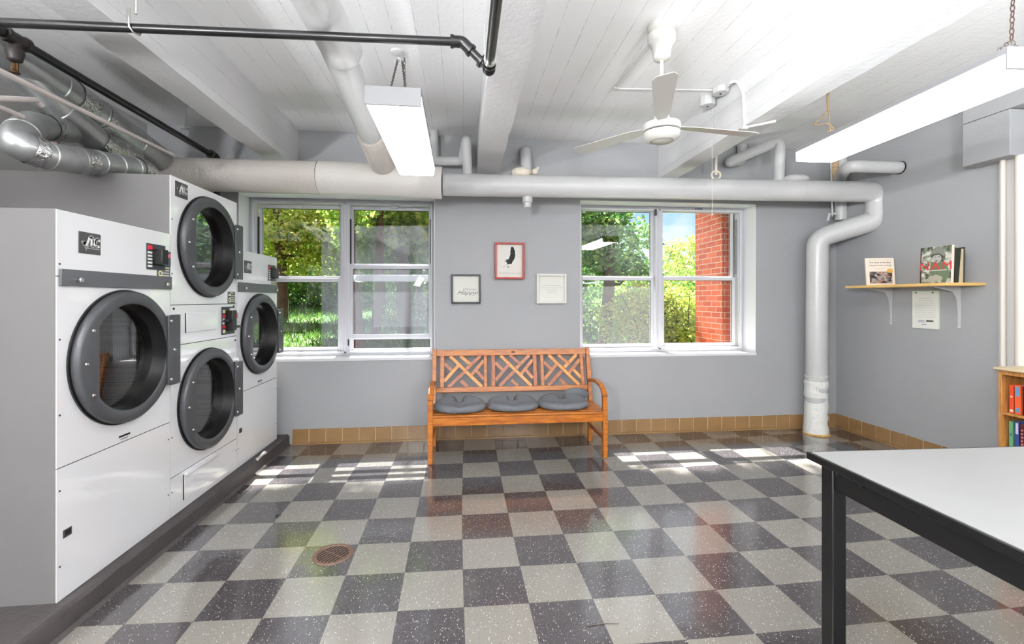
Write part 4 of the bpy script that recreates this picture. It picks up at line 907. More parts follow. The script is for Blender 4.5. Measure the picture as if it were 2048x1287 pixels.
# cookbook
A0 = Vector((3.812, 3.916, zs1)); B0 = Vector((4.044, 3.851, zs1)); ux = (B0-A0).normalized(); w_b = (B0-A0).length; hb = .262
nb = Vector((ux.y, -ux.x, 0)); upv = (Vector((0, 0, 1))-nb*.10).normalized()
root = empty('cookbook', tuple(A0), 'cream square cookbook standing on the shelf with food photo and yellow sticker', 'book')
Mb = frame_M(A0, ux, upv)      # z = ux x up points out of the cover toward the room
sgn = 1 if (Mb.col[2].to_3d()).y < 0 else -1
build(MB().box((0, 0, 0), (w_b, hb, -sgn*.018), Mb), 'cover', cream, root, bevel=.002)
food = mat('food_photo', srgb(120, 90, 80), .5); t, b = nodes(food)
ge = N(t, 'ShaderNodeNewGeometry'); vo = N(t, 'ShaderNodeTexVoronoi'); vo.inputs['Scale'].default_value = 42; r_ = N(t, 'ShaderNodeValToRGB')
for p_, c_ in ((.15, srgb(60, 44, 40)), (.4, srgb(150, 120, 112)), (.6, srgb(176, 176, 170)), (.8, srgb(84, 92, 96))):
    e = r_.color_ramp.elements.new(p_); e.color = c_
r_.color_ramp.elements[0].color = srgb(40, 34, 30); r_.color_ramp.elements[-1].color = srgb(196, 130, 100)
spc = N(t, 'ShaderNodeSeparateColor'); t.links.new(ge.outputs['Position'], vo.inputs['Vector']); t.links.new(vo.outputs['Color'], spc.inputs[0]); t.links.new(spc.outputs[0], r_.inputs[0]); t.links.new(r_.outputs[0], b.inputs['Base Color'])
build(MB().box((w_b*.11, hb*.07, 0), (w_b*.9, hb*.50, sgn*.001), Mb), 'photo', food, root, smooth=False)
k = MB(); c0 = Vector((w_b*.83, hb*.53, sgn*.0014)); k.add([Mb @ (c0+Vector((.026*math.cos(a), .021*math.sin(a), 0))) for a in np.linspace(0, 2*math.pi, 24, False)], [tuple(range(24))]); build(k, 'sticker', mat('sticker_yellow', srgb(222, 168, 72), .5), root, smooth=False)
def FM(o, x, y, dz=.0006): return o @ Matrix.Translation((x, y, dz))
text('The Story of the Best', .021, FM(Mb, w_b*.5, hb*.81, sgn*.0008), ink, 'title', root); text('the great home cooking', .019, FM(Mb, w_b*.5, hb*.71, sgn*.0008), ink, 'title', root)
k = MB(); k.box((w_b*.12, hb*.92, 0), (w_b*.9, hb*.93, sgn*.0008), Mb); k.box((w_b*.3, hb*.61, 0), (w_b*.66, hb*.617, sgn*.0008), Mb); build(k, 'fine_print', faint, root, smooth=False)
# NAM book, parallel to the wall, face toward -X
yA, yB = 3.458, 3.207; xn = 3.86; hn = .302
root = empty('photo_book', (xn, (yA+yB)/2, zs1), 'large book with helmeted soldier photo and red NAM title on the shelf', 'book')
Mn = frame_M((xn, yA, zs1), (0, -1, 0), (0.03, 0, 1)); sg = 1 if Mn.col[2].x < 0 else -1; wn_ = yA-yB
cov = mat('jungle_photo', srgb(150, 150, 140), .35); t, b = nodes(cov)
ge = N(t, 'ShaderNodeNewGeometry'); no = N(t, 'ShaderNodeTexNoise'); no.inputs['Scale'].default_value = 26; no.inputs['Detail'].default_value = 5; r_ = N(t, 'ShaderNodeValToRGB')
r_.color_ramp.elements[0].position = .38; r_.color_ramp.elements[0].color = srgb(60, 62, 56); r_.color_ramp.elements[1].position = .6; r_.color_ramp.elements[1].color = srgb(204, 200, 192)
e = r_.color_ramp.elements.new(.48); e.color = srgb(124, 132, 112)
t.links.new(ge.outputs['Position'], no.inputs['Vector']); t.links.new(no.outputs[0], r_.inputs[0]); t.links.new(r_.outputs[0], b.inputs['Base Color'])
build(MB().box((0, 0, -sg*.016), (wn_, hn, 0), Mn), 'cover', cov, root, bevel=.001)
build(MB().box((wn_-.006, .0, -sg*.0165), (wn_+.001, hn, sg*.0005), Mn), 'page_edge', cream, root, smooth=False)
build(MB().box((-.001, .0, -sg*.0165), (.008, hn, sg*.0005), Mn), 'spine', mat('maroon_spine', srgb(70, 22, 30), .5), root, smooth=False)
def poly(pts, m, nm, z=.001, lab=None): g = MB(); g.add([Mn @ Vector((x*wn_, y*hn, sg*z)) for x, y in pts], [tuple(range(len(pts)))]); return build(g, nm, m, root, smooth=False, label=lab)
poly([(.30, .30), (.34, .52), (.46, .60), (.66, .60), (.84, .52), (.95, .20), (.8, .05), (.45, .08)], mat('fatigue_green', srgb(104, 116, 92), .6), 'jacket', .0008)
poly([(.42, .60), (.40, .70), (.44, .77), (.64, .78), (.68, .66), (.62, .57), (.52, .54)], mat('photo_face', srgb(176, 172, 168), .6), 'face', .0010)
poly([(.44, .71), (.50, .725), (.50, .70)], ink, 'eye', .0013); poly([(.56, .72), (.63, .73), (.62, .705)], ink, 'eye', .0013); poly([(.47, .625), (.57, .63), (.56, .58), (.50, .56)], mat('photo_shade', srgb(128, 126, 122), .6), 'chin_shade', .0013)
poly([(.33, .76), (.36, .88), (.44, .96), (.56, .99), (.68, .97), (.76, .88), (.80, .74), (.72, .71), (.60, .80), (.42, .79)], mat('photo_helmet', srgb(128, 130, 120), .6), 'helmet', .0012)
poly([(.33, .76), (.42, .80), (.60, .81), (.72, .73), (.80, .74), (.72, .69), (.60, .775), (.42, .765)], mat('helmet_shade', srgb(60, 60, 58), .6), 'helmet_band', .0014)
poly([(.10, .05), (.30, .17), (.52, .24), (.72, .17), (.70, .08), (.4, .03)], mat('photo_sandbag', srgb(168, 164, 152), .6), 'sandbag', .0010)
Mt = Mn if sg > 0 else Mn
text('NAM', .092, FM(Mn, wn_*.5, hn*.37, sg*.0018), mat('title_red', srgb(212, 52, 46), .5), 'title', root, sx=1.15, spacing=1.25)
k = MB(); k.box((wn_*.12, hn*.345, 0), (wn_*.86, hn*.358, sg*.0018), Mn); build(k, 'subtitle', decal_lt, root, smooth=False)
# dark book behind it, slightly open
root = empty('dark_book', (xn+.07, 3.25, zs1), 'dark thick book with cream pages standing behind the soldier book', 'book')
build(MB().box((xn+.025, yB-.004, zs1), (xn+.030, yA-.02, zs1+.285)), 'cover', mat('dark_cover', srgb(38, 34, 30), .4), root, bevel=.001)
k = MB(); k.prism([(xn+.066, yB+.004, zs1), (xn+.108, yB+.004, zs1), (xn+.112, yB+.004, zs1+.272), (xn+.092, yB+.004, zs1+.272)], (0, .22, 0)); build(k, 'pages', mat('aged_pages', srgb(196, 178, 148), .8, var=.15, vscale=200), root, smooth=False)
k = MB(); k.prism([(xn+.030, yB+.002, zs1), (xn+.064, yB+.002, zs1), (xn+.090, yB+.002, zs1+.278), (xn+.030, yB+.002, zs1+.278)], (0, .2, 0)); k.prism([(xn+.110, yB, zs1), (xn+.115, yB, zs1), (xn+.119, yB, zs1+.285), (xn+.114, yB, zs1+.285)], (0, .235, 0)); build(k, 'back_cover', mat('dark_green_cover', srgb(36, 44, 34), .4), root, smooth=False)
# notepad on wall
xa = XR-.012; pA_ = un(1824.5, 655, X=xa); pB_ = un(1877, 581, X=xa)
root = empty('wall_notepad', (xa, (pA_.y+pB_.y)/2, pA_.z), 'white handwritten notice pad on the wall under the shelf', 'notice')
build(MB().box((xa, pB_.y, pA_.z), (XR-.001, pA_.y, pB_.z)), 'backing_pad', mat('pad_green_white', srgb(214, 222, 206), .8), root, smooth=False)
H = pB_.z-pA_.z; Wd = pA_.y-pB_.y
build(MB().box((xa-.0012, pB_.y+.004, pA_.z+.004), (xa-.0004, pA_.y-.002, pB_.z-H*.09)), 'sheet', paper, root, smooth=False)
Mp = frame_M((xa-.0014, pA_.y, pA_.z), (0, -1, 0), (0, 0, 1)); s3 = 1 if Mp.col[2].x < 0 else -1
k = MB()
for i in range(9):
    y = H*(.80-.062*i); x0 = Wd*(.28 if i < 2 else .1+.04*rng.random()); x = x0
    while x < Wd*(.75 if i < 2 else .88):
        l = Wd*(.03+.07*rng.random()); k.box((x, y, 0), (x+l, y+H*.008, s3*.0006), Mp); x += l+Wd*.02
build(k, 'handwriting', pale_ink, root, smooth=False)
k = MB(); k.box((Wd*.24, H*.20, 0), (Wd*.48, H*.215, s3*.0006), Mp); k.box((Wd*.24, H*.165, 0), (Wd*.52, H*.18, s3*.0006), Mp); k.box((Wd*.38, H*.10, 0), (Wd*.56, H*.115, s3*.0006), Mp); build(k, 'signature', mat('blue_ink', srgb(110, 124, 160), .8), root, smooth=False)
k = MB(); k.box((Wd*.55, H*.185, 0), (Wd*.82, H*.225, s3*.001), Mp); build(k, 'redaction_bar', ink, root, bevel=.002)
k = MB()
for x in (.16, .80): k.sphere(Mp @ Vector((Wd*x, H*.955, s3*.002)), .006, 10, 6)
build(k, 'pin', mat('pin_dark', srgb(70, 74, 50), .5), root)

# ------------------------------------------------------------------ picture frames on the back wall
def frame(px0, py0, px1, py1, m, fw, dep, label, inner=None):
    a = un(px0, py1, Y=YB-dep/2); b_ = un(px1, py0, Y=YB-dep/2)
    root = empty('picture_frame', ((a.x+b_.x)/2, YB, a.z), label, 'picture')
    k = MB(); rectframe(k, a.x, b_.x, a.z, b_.z, fw, YB-dep, YB-.002); build(k, 'frame', m, root, bevel=.002)
    build(MB().box((a.x+fw, YB-.008, a.z+fw), (b_.x-fw, YB-.003, b_.z-fw)), 'print', paper, root, smooth=False)
    return root, a, b_
r1, a, b_ = frame(902.5, 548.5, 961, 606.5, black_m, .015, .032, 'square black-framed print with grey script, left of the red frame')
w, h = b_.x-a.x, b_.z-a.z
Mf = frame_M((a.x, YB-.0085, a.z), (1, 0, 0), (0, 0, 1)); 
text('Choose', .036, FM(Mf, w*.60, h*.45), mat('script_grey', srgb(150, 150, 150), .8), 'script', r1, shear=.5, sx=1.2); text('Happy', .058, FM(Mf, w*.52, h*.31), mat('script_dark', srgb(112, 112, 112), .8), 'script', r1, shear=.6, sx=1.35)
r2, a, b_ = frame(989.5, 485.5, 1048.5, 557.5, red_m, .017, .045, 'red-framed print of a black feather, highest of three')
w, h = b_.x-a.x, b_.z-a.z; Mf = frame_M((a.x, YB-.0085, a.z), (1, 0, 0), (0, 0, 1))
fe = [(.44, .40), (.40, .47), (.33, .50), (.40, .51), (.38, .55), (.46, .54), (.50, .60), (.53, .68), (.535, .78), (.55, .88), (.60, .895), (.65, .87), (.66, .82), (.69, .79), (.69, .72), (.70, .66), (.68, .58), (.64, .52), (.60, .47), (.57, .41), (.50, .42)]
k = MB(); k.prism([Mf @ Vector((x*w, y*h, 0)) for x, y in fe], Mf.to_3x3() @ Vector((0, 0, .0008))); build(k, 'feather', mat('feather_black', srgb(38, 38, 38), .8), r2, smooth=False)
k = MB(); k.bar(Mf @ Vector((w*.46, h*.43, .0004)), Mf @ Vector((w*.26, h*.31, .0004)), .002, .001, (0, 1, 0)); k.add([Mf @ Vector((w*.46+.007*math.cos(q), h*.335+.007*math.sin(q), .0008)) for q in np.linspace(0, 2*math.pi, 16, False)], [tuple(range(16))]); build(k, 'quill', ink, r2, smooth=False)
k = MB()
for q in range(7): k.box((w*(.15+.11*q), h*.155, 0), (w*(.15+.11*q)+w*.08, h*.175, .0006), Mf)
build(k, 'caption', faint, r2, smooth=False)
r3, a, b_ = frame(1073, 547.5, 1132.5, 606.5, mat('white_frame', srgb(222, 221, 214), .4), .022, .032, 'square white-framed print with faint writing, right of the red frame')
w, h = b_.x-a.x, b_.z-a.z; Mf = frame_M((a.x, YB-.0085, a.z), (1, 0, 0), (0, 0, 1))
k = MB()
for row, (x0_, x1_) in enumerate(((.22, .80), (.17, .84), (.30, .66), (.38, .62))):
    x = x0_
    while x < x1_: l = .03+.05*rng.random(); k.box((w*x, h*(.60-.075*row), 0), (w*(x+l), h*(.615-.075*row), .0006), Mf); x += l+.02
build(k, 'script', faint, r3, smooth=False)

# ------------------------------------------------------------------ bench
root = empty('wooden_bench', (.49, 4.2, 0), 'orange-brown wooden bench with lattice back under the pictures', 'bench')
bx0, bx1 = -.285, 1.262; yf, yr = 3.955, 4.44
for sx_ in (bx0, bx1):
    k = MB(); k.prism([(sx_-.02, yf-.022, 0), (sx_+.02, yf-.022, 0), (sx_+.022, yf-.022, .40), (sx_-.022, yf-.022, .40)], (0, .045, 0)); k.prism([(sx_-.022, yf-.022, .40), (sx_+.022, yf-.022, .40), (sx_+.02, yf-.012, .575), (sx_-.02, yf-.012, .575)], (0, .045, 0)); build(k, 'leg', bench_wood, root, bevel=.004)
    k = MB(); k.bar((sx_, yr, 0), (sx_, yr-.02, .42), .042, .042, (0, 1, 0)); k.bar((sx_, yr-.02, .40), (sx_, 4.545, .925), .042, .04, (0, 1, 0)); build(k, 'leg', bench_wood, root, bevel=.004)
    k = MB(); pr = [(4.47, .600), (4.34, .630), (4.18, .640), (4.06, .628), (3.985, .585), (3.945, .545)]
    for (ya, za), (yb_, zb2) in zip(pr[:-1], pr[1:]): k.bar((sx_, ya+.006, za), (sx_, yb_-.006, zb2), .046, .03, (0, 0, 1))
    build(k, 'arm', bench_wood, root, bevel=.005)
    k = MB(); k.bar((sx_, yf, .165), (sx_, yr, .165), .024, .03); k.bar((sx_, yf, .375), (sx_, yr-.02, .375), .026, .07); build(k, 'side_rail', bench_dark, root, bevel=.003)
build(MB().box((bx0+.02, yf-.015, .325), (bx1-.02, yf+.012, .395)), 'front_rail', bench_wood, root, bevel=.004)
k = MB()
for q in range(6): k.box((bx0-.0, yf-.022+q*.078, .397), (bx1+.0, yf+.045+q*.078, .416))
build(k, 'seat_slat', bench_wood, root, bevel=.005)
# back: plane from (y 4.43, z .44) to (4.545,.925)
def bp(x, z, off=0):
    t_ = (z-.40)/(.925-.40); return Vector((x, 4.42+(4.545-4.42)*t_+off, z))
bn = Vector((0, -1, .238)).normalized()
def bbar(mb, x0, z0, x1, z1, w, d, off=0): mb.bar(bp(x0, z0, off), bp(x1, z1, off), w, d, bn)
k = MB(); bbar(k, bx0+.02, .885, bx1-.02, .885, .062, .026); ko = build(k, 'top_rail', bench_wood, root, bevel=.004)
k = MB(); k.add([bp(.495+.022*math.cos(q), .89+.010*math.sin(q), -.016) for q in np.linspace(0, 2*math.pi, 20, False)], [tuple(range(20))]); build(k, 'emblem', mat('burnt_mark', srgb(60, 34, 18), .6), ko, smooth=False)
k = MB(); bbar(k, bx0+.02, .535, bx1-.02, .535, .05, .026); build(k, 'lower_rail', bench_wood, root, bevel=.004)
xsu = lambda u: bx0+.0+(u-150)/(1665-150)*(bx1-bx0)
PW = [(205, 245, 625, 655), (697, 735, 1105, 1145), (1180, 1215, 1580, 1615)]
zt_, zb2 = .856, .558
for pi_, (u0, u1, u2, u3) in enumerate(PW):
    for ua, ub_ in ((u0, u1), (u2, u3)):
        k = MB(); bbar(k, xsu((ua+ub_)/2), zb2, xsu((ua+ub_)/2), zt_, abs(xsu(ub_)-xsu(ua)), .024); build(k, 'back_post', bench_wood if pi_ != 1 else bench_dark, root, bevel=.003)
    X_ = lambda u: xsu(u1)+(xsu(u2)-xsu(u1))*u
    Z_ = lambda v: zt_-(zt_-zb2)*v
    bars = [(.14, 0, .95, 1, 1), (.40, 0, .68, .30, 1), (0, .24, .20, .47, 2), (.82, .50, 1, .76, 2), (.42, .80, .60, 1, 2),
            (.92, 0, .56, .42, 2), (1, .16, .68, .62, 0), (.36, .30, 0, .80, 1), (.52, .50, .10, 1, 2)]
    for bi, (u0_, v0_, u1_, v1_, c_) in enumerate(bars):
        k = MB(); bbar(k, X_(u0_), Z_(v0_), X_(u1_), Z_(v1_), .031, .017, -.001-.0007*(bi % 2)); build(k, 'lattice_bar', (bench_wood, bench_light, bench_dark)[(c_+pi_*(bi % 2)) % 3], root, smooth=False)
# cushions: U-shaped seat pads
def cushion(cx, cy, rot, label, hw=.238, hd=.195):
    n = 62; xs_ = np.linspace(-hw-.01, hw+.01, n); ys_ = np.linspace(-hd-.01, hd+.01, int(n*hd/hw))
    def sd(x, y):
        # signed inside distance of a rounded shape with a notch at the back (+y)
        p_ = 2.6; r_ = (abs(x/hw)**p_+abs(y/hd)**p_)**(1/p_); d_ = (1-r_)*min(hw, hd)
        # narrow the front a little
        d_ -= .012*max(0, -y/hd)*abs(x/hw)
        nd = math.hypot(x, max(0, (.055-y)))-.020 if y < .055 else abs(x)-.020
        return min(d_, nd)
    idx = {}; k = MB(); top = []; R = .045; z0 = .416
    for j, y in enumerate(ys_):
        for i, x in enumerate(xs_):
            s = sd(x, y)
            if s > -.004:
                q = max(0, min(1, s/R)); g = math.sqrt(max(0, 1-(1-q)**2)); dip = .016*math.exp(-((abs(x)-.10)**2+(y-.0)**2)/.008)
                fr_ = -.018*math.exp(-(x*x)/.0018)*max(0, min(1, (-y)/.12))*q
                idx[(i, j)] = len(k.v); k.v.append((x, y, z0+.030+.040*g-dip*q+fr_+.032*max(0,(y/hd+.2))*q)); top.append((x, y, z0+.026-.026*g))
    nT = len(k.v); k.v += top
    for (i, j), a in idx.items():
        if all(q in idx for q in ((i+1, j), (i, j+1), (i+1, j+1))):
            b_, c_, d_ = idx[(i+1, j)], idx[(i+1, j+1)], idx[(i, j+1)]; k.f.append((a, b_, c_, d_)); k.f.append((a+nT, d_+nT, c_+nT, b_+nT))
    # side walls along the border
    from collections import Counter
    ec = {}
    for f in k.f:
        if f[0] < nT:
            for a, b_ in zip(f, f[1:]+f[:1]): ec[(a, b_)] = 1
    for (a, b_) in list(ec):
        if (b_, a) not in ec: k.f.append((b_, a, a+nT, b_+nT))
    M = Matrix.Translation((cx, cy, 0)) @ Matrix.Rotation(rot, 4, 'Z'); k.v = [tuple(M @ Vector(v)) for v in k.v]
    used = sorted({i for f in k.f for i in f}); mp = {a: b_ for b_, a in enumerate(used)}; k.v = [k.v[i] for i in used]; k.f = [tuple(mp[i] for i in f) for f in k.f]
    o = build(k, 'seat_cushion', cushion_m, label=label, cat='cushion', group='grey contoured cushions on the bench', angle=80)
    sm = o.modifiers.new('smooth', 'SMOOTH'); sm.iterations = 3
    return o
cushion(-.035, 4.15, .03, 'grey contoured cushion at the left end of the bench, against the arm')
cushion(.452, 4.16, -.02, 'grey contoured cushion in the middle of the bench')
cushion(.925, 4.165, -.03, 'grey contoured cushion right of the middle one on the bench')
k = MB(); k.sphere((1.10, 4.365, .485), .13, 24, 14, (1.0, .22, .5)); build(k, 'back_pad', cushion_m, label='small grey pad propped behind the right cushion on the bench', cat='cushion')

# ------------------------------------------------------------------ drain and floor bits
dp = un(666, 1108, Z=0)
root = empty('floor_drain', (dp.x, dp.y, 0), 'round rusty floor drain grate in the checkered floor', 'drain')
k = MB(); k.lathe([(.108, .0005), (.104, .006), (.088, .006), (.084, .002)], (dp.x, dp.y, 0), 40); build(k, 'rim', rust_m, root)
k = MB(); k.lathe([(.0845, .0012), (.0001, .0012)], (dp.x, dp.y, 0), 40); build(k, 'drain_hole', dark_void, root, smooth=False)
k = MB(); an = .95
for i in range(-4, 5):
    o_ = i*.0185; hl = math.sqrt(max(0, .083**2-o_*o_)); u = Vector((math.cos(an), math.sin(an), 0)); v = Vector((-math.sin(an), math.cos(an), 0)); c_ = Vector((dp.x, dp.y, .0032))+v*o_; k.bar(c_-u*hl, c_+u*hl, .0075, .001)
u = Vector((math.cos(an), math.sin(an), 0)); v = Vector((-math.sin(an), math.cos(an), 0)); k.bar(Vector((dp.x, dp.y, .0032))-v*.083, Vector((dp.x, dp.y, .0032))+v*.083, .006, .001); k.lathe([(.008, .004), (.006, .008), (.0001, .008)], (dp.x, dp.y, 0), 12)
build(k, 'grate', rust_m, root, smooth=False)
a = un(557, 1031, Z=0); k = MB(); k.box((a.x-.016, a.y-.008, .0005), (a.x+.014, a.y+.008, .008), None); build(k, 'plastic_scrap', black_m, label='tiny black scrap on the floor tiles before the dryers', cat='scrap', bevel=.002)

a = un(1173, 1252, Z=0); b_ = un(1238, 1247, Z=0); k = MB(); k.tube([a+Vector((0, 0, .002)), a.lerp(b_, .5)+Vector((.004, .006, .003)), b_+Vector((0, 0, .002))], [.0015, .0022, .001], 6)
build(k, 'twig_scrap', mat('twig_brown', srgb(70, 60, 50), .8), label='thin dark twig lying on the tiles near the camera', cat='scrap')  # thin raised strand standing in for a scratch in the floor

# ------------------------------------------------------------------ table
zt2 = .90; c0 = un(1618.5, 902.5, Z=zt2); 
TX, TY = c0.x, c0.y; tw, tl_ = 1.3, 1.75; ang = -.035
Mt = Matrix.Translation((TX, TY, 0)) @ Matrix.Rotation(ang, 4, 'Z')
root = empty('folding_table', (TX+.6, TY-.7, 0), 'white-topped laundry table with black metal frame at right foreground', 'table')
k = MB(); k.box((.004, -tl_, zt2-.004), (tw, -.004, zt2), Mt); build(k, 'table_top', mat('white_laminate', srgb(128, 128, 127), .35, var=.02, vscale=8), root, bevel=.001)
k = MB(); k.box((-.004, -tl_-.004, zt2-.026), (tw+.004, .004, zt2-.0042), Mt); rectframe_ = None
e = .006
k.box((-.006, -tl_-.006, zt2-.026), (.004, .006, zt2-.001), Mt); k.box((-.006, -.004, zt2-.026), (tw, .006, zt2-.001), Mt)
build(k, 'table_edge', black_m, root, bevel=.003)
k = MB(); k.box((.028, -tl_+.03, zt2-.10), (.034, -.03, zt2-.026), Mt); k.box((.03, -.036, zt2-.10), (tw-.03, -.030, zt2-.026), Mt); k.box((tw-.034, -tl_+.03, zt2-.10), (tw-.028, -.03, zt2-.026), Mt); k.box((.03, -tl_+.03, zt2-.10), (tw-.03, -tl_+.036, zt2-.026), Mt)
build(k, 'apron', black_m, root, bevel=.002)
for lx, ly in ((.022, -.026), (tw-.07, -.026), (.022, -tl_+.075), (tw-.07, -tl_+.075)):
    build(MB().box((lx, ly-.05, 0), (lx+.048, ly, zt2-.026), Mt), 'leg', black_m, root, bevel=.004)
k = MB()
for yy in (-.10, -.19): p_ = Mt @ Vector((.020, yy, zt2-.036)); k.lathe([(.0001, -.006), (.008, -.005), (.010, .006)], p_, 12, 'x'); 
build(k, 'bolt', mat('bolt_black', srgb(24, 24, 26), .3), root)

# ------------------------------------------------------------------ bookcase with books
xb = 3.80; yb0, yb1 = 2.02, 2.847; zb3 = .937
root = empty('bookcase', (3.95, 2.43, 0), 'honey-coloured wooden bookcase at the right edge of view', 'bookcase')
build(MB().box((xb-.02, yb0-.02, zb3-.022), (XR-.02, yb1+.02, zb3)), 'top_board', mat('honey_top', srgb(216, 196, 160), .4, var=.05), root, bevel=.008)
for y_ in (yb0, yb1-.022): build(MB().box((xb, y_, 0), (XR-.02, y_+.022, zb3-.022)), 'side_panel', case_wood, root, bevel=.002)
for z_ in (.62, .335, .06): build(MB().box((xb+.005, yb0+.022, z_-.018), (XR-.03, yb1-.022, z_)), 'shelf', case_wood, root, bevel=.002)
build(MB().box((XR-.03, yb0+.022, .04), (XR-.024, yb1-.022, zb3-.022)), 'back_panel', case_wood, root, smooth=False)
build(MB().box((xb, yb0+.022, zb3-.052), (xb+.015, yb1-.022, zb3-.022)), 'rail', case_wood, root, bevel=.002)
bk = [[('orange-red', (214, 74, 44), (230, 190, 170)), ('orange and blue', (222, 92, 48), (96, 140, 180)), ('black and white', (26, 28, 34), (190, 195, 205)), ('green', (72, 158, 108), (160, 210, 170)), ('navy', (40, 50, 90), (220, 200, 90)), ('cream', (210, 200, 180), (90, 60, 50)), ('brown', (110, 70, 50), (220, 190, 120)), ('teal', (50, 120, 130), (220, 220, 220))],
      [('light green and blue', (92, 150, 104), (60, 90, 150)), ('lilac and navy', (48, 66, 128), (206, 196, 222)), ('dark maroon', (74, 26, 38), (200, 130, 130)), ('grey with red edges', (60, 52, 50), (160, 160, 150)), ('bright red', (196, 48, 52), (230, 190, 190)), ('white', (216, 214, 206), (60, 60, 60)), ('dark green', (36, 70, 50), (200, 190, 120)), ('purple', (90, 50, 110), (210, 200, 210))]]
wds = [[.030, .042, .034, .036, .03, .04, .03, .035], [.028, .030, .026, .036, .034, .03, .04, .03]]
for row in range(2):
    y_ = yb1-.042 if row == 0 else yb1-.040; zf = (.62, .335)[row]; zf += .0005
    for i, (nm, c1, c2) in enumerate(bk[row]):
        wd_ = wds[row][i]; hh = (.205, .215)[row]*(1-.05*rng.random()) if row == 0 else .235*(1-.08*rng.random()); fx0 = xb+.03+.008*rng.random(); dd = .15
        pos = ('top', 'lower')[row]
        r_ = empty('paperback_book', (fx0+dd/2, y_-wd_/2, zf), '%s paperback spine on the %s shelf of the bookcase' % (nm, pos), 'book', 'paperbacks in the bookcase')
        cm = mat('book_%d_%d' % (row, i), srgb(*c1), .4); c2m = mat('book_art_%d_%d' % (row, i), srgb(*c2), .5)
        k = MB(); k.box((fx0, y_-wd_, zf), (fx0+.002, y_-.001, zf+hh)); k.box((fx0, y_-wd_, zf), (fx0+dd, y_-wd_+.0015, zf+hh)); k.box((fx0, y_-.0025, zf), (fx0+dd, y_-.001, zf+hh)); build(k, 'cover', cm, r_, smooth=False)
        build(MB().box((fx0+.003, y_-wd_+.0018, zf+.002), (fx0+dd-.003, y_-.0028, zf+hh-.003)), 'pages', mat('aged_pages', (1, 1, 1, 1)), r_, smooth=False)
        k = MB()
        if i % 3 == 1: k.box((fx0-.0008, y_-wd_*.75, zf+hh*.62), (fx0, y_-wd_*.25, zf+hh*.95)); k.box((fx0-.0008, y_-wd_*.75, zf+hh*.06), (fx0, y_-wd_*.25, zf+hh*.22))
        elif i % 3 == 0: k.box((fx0-.0008, y_-wd_*.7, zf+hh*.55), (fx0, y_-wd_*.3, zf+hh*.62)); k.box((fx0-.0008, y_-wd_*.85, zf+hh*.04), (fx0, y_-wd_*.15, zf+hh*.13))
        else:
            for q in range(7): k.box((fx0-.0008, y_-wd_*(.75-.1*(q % 2)), zf+hh*(.12+.11*q)), (fx0, y_-wd_*.3, zf+hh*(.17+.11*q)))
        build(k, 'spine_art', c2m, r_, smooth=False); y_ -= wd_+.001
k = MB(); k.box((3.90, 2.50, zb3+.0005), (4.07, 2.72, zb3+.008)); build(k, 'magazine', cream, label='thin pale magazine lying on top of the bookcase', cat='magazine')
build(MB().box((3.93, 2.42, zb3+.0085), (4.08, 2.66, zb3+.013)), 'leaflet', mat('tan_paper', srgb(206, 178, 138), .7), label='tan leaflet lying on the magazine on the bookcase', cat='leaflet')

# ------------------------------------------------------------------ outside
def leaf_mat(name, c1, c2, c3):
    m = bpy.data.materials.new(name); m.use_nodes = True; t = m.node_tree; t.nodes.clear()
    o = N(t, 'ShaderNodeOutputMaterial'); g = N(t, 'ShaderNodeNewGeometry'); r = N(t, 'ShaderNodeValToRGB')
    r.color_ramp.elements[0].color = srgb(*c1); r.color_ramp.elements[1].color = srgb(*c3); e = r.color_ramp.elements.new(.5); e.color = srgb(*c2)
    d = N(t, 'ShaderNodeBsdfDiffuse'); tl = N(t, 'ShaderNodeBsdfTranslucent'); gl = N(t, 'ShaderNodeBsdfGlossy'); gl.inputs['Roughness'].default_value = .35
    m1 = N(t, 'ShaderNodeMixShader'); m1.inputs[0].default_value = .62; m2 = N(t, 'ShaderNodeMixShader'); m2.inputs[0].default_value = .06
    t.links.new(g.outputs['Random Per Island'], r.inputs[0])
    for n in (d, tl): t.links.new(r.outputs[0], n.inputs[0])
    t.links.new(d.outputs[0], m1.inputs[1]); t.links.new(tl.outputs[0], m1.inputs[2]); t.links.new(m1.outputs[0], m2.inputs[1]); t.links.new(gl.outputs[0], m2.inputs[2]); t.links.new(m2.outputs[0], o.inputs[0]); return m
leaf_g = leaf_mat('leaf_green', (84, 126, 44), (140, 182, 68), (206, 218, 110))
leaf_d = leaf_mat('leaf_deep_green', (56, 100, 50), (100, 150, 76), (160, 192, 108))
leaf_y = leaf_mat('leaf_yellow_green', (120, 156, 56), (182, 200, 86), (232, 226, 130))
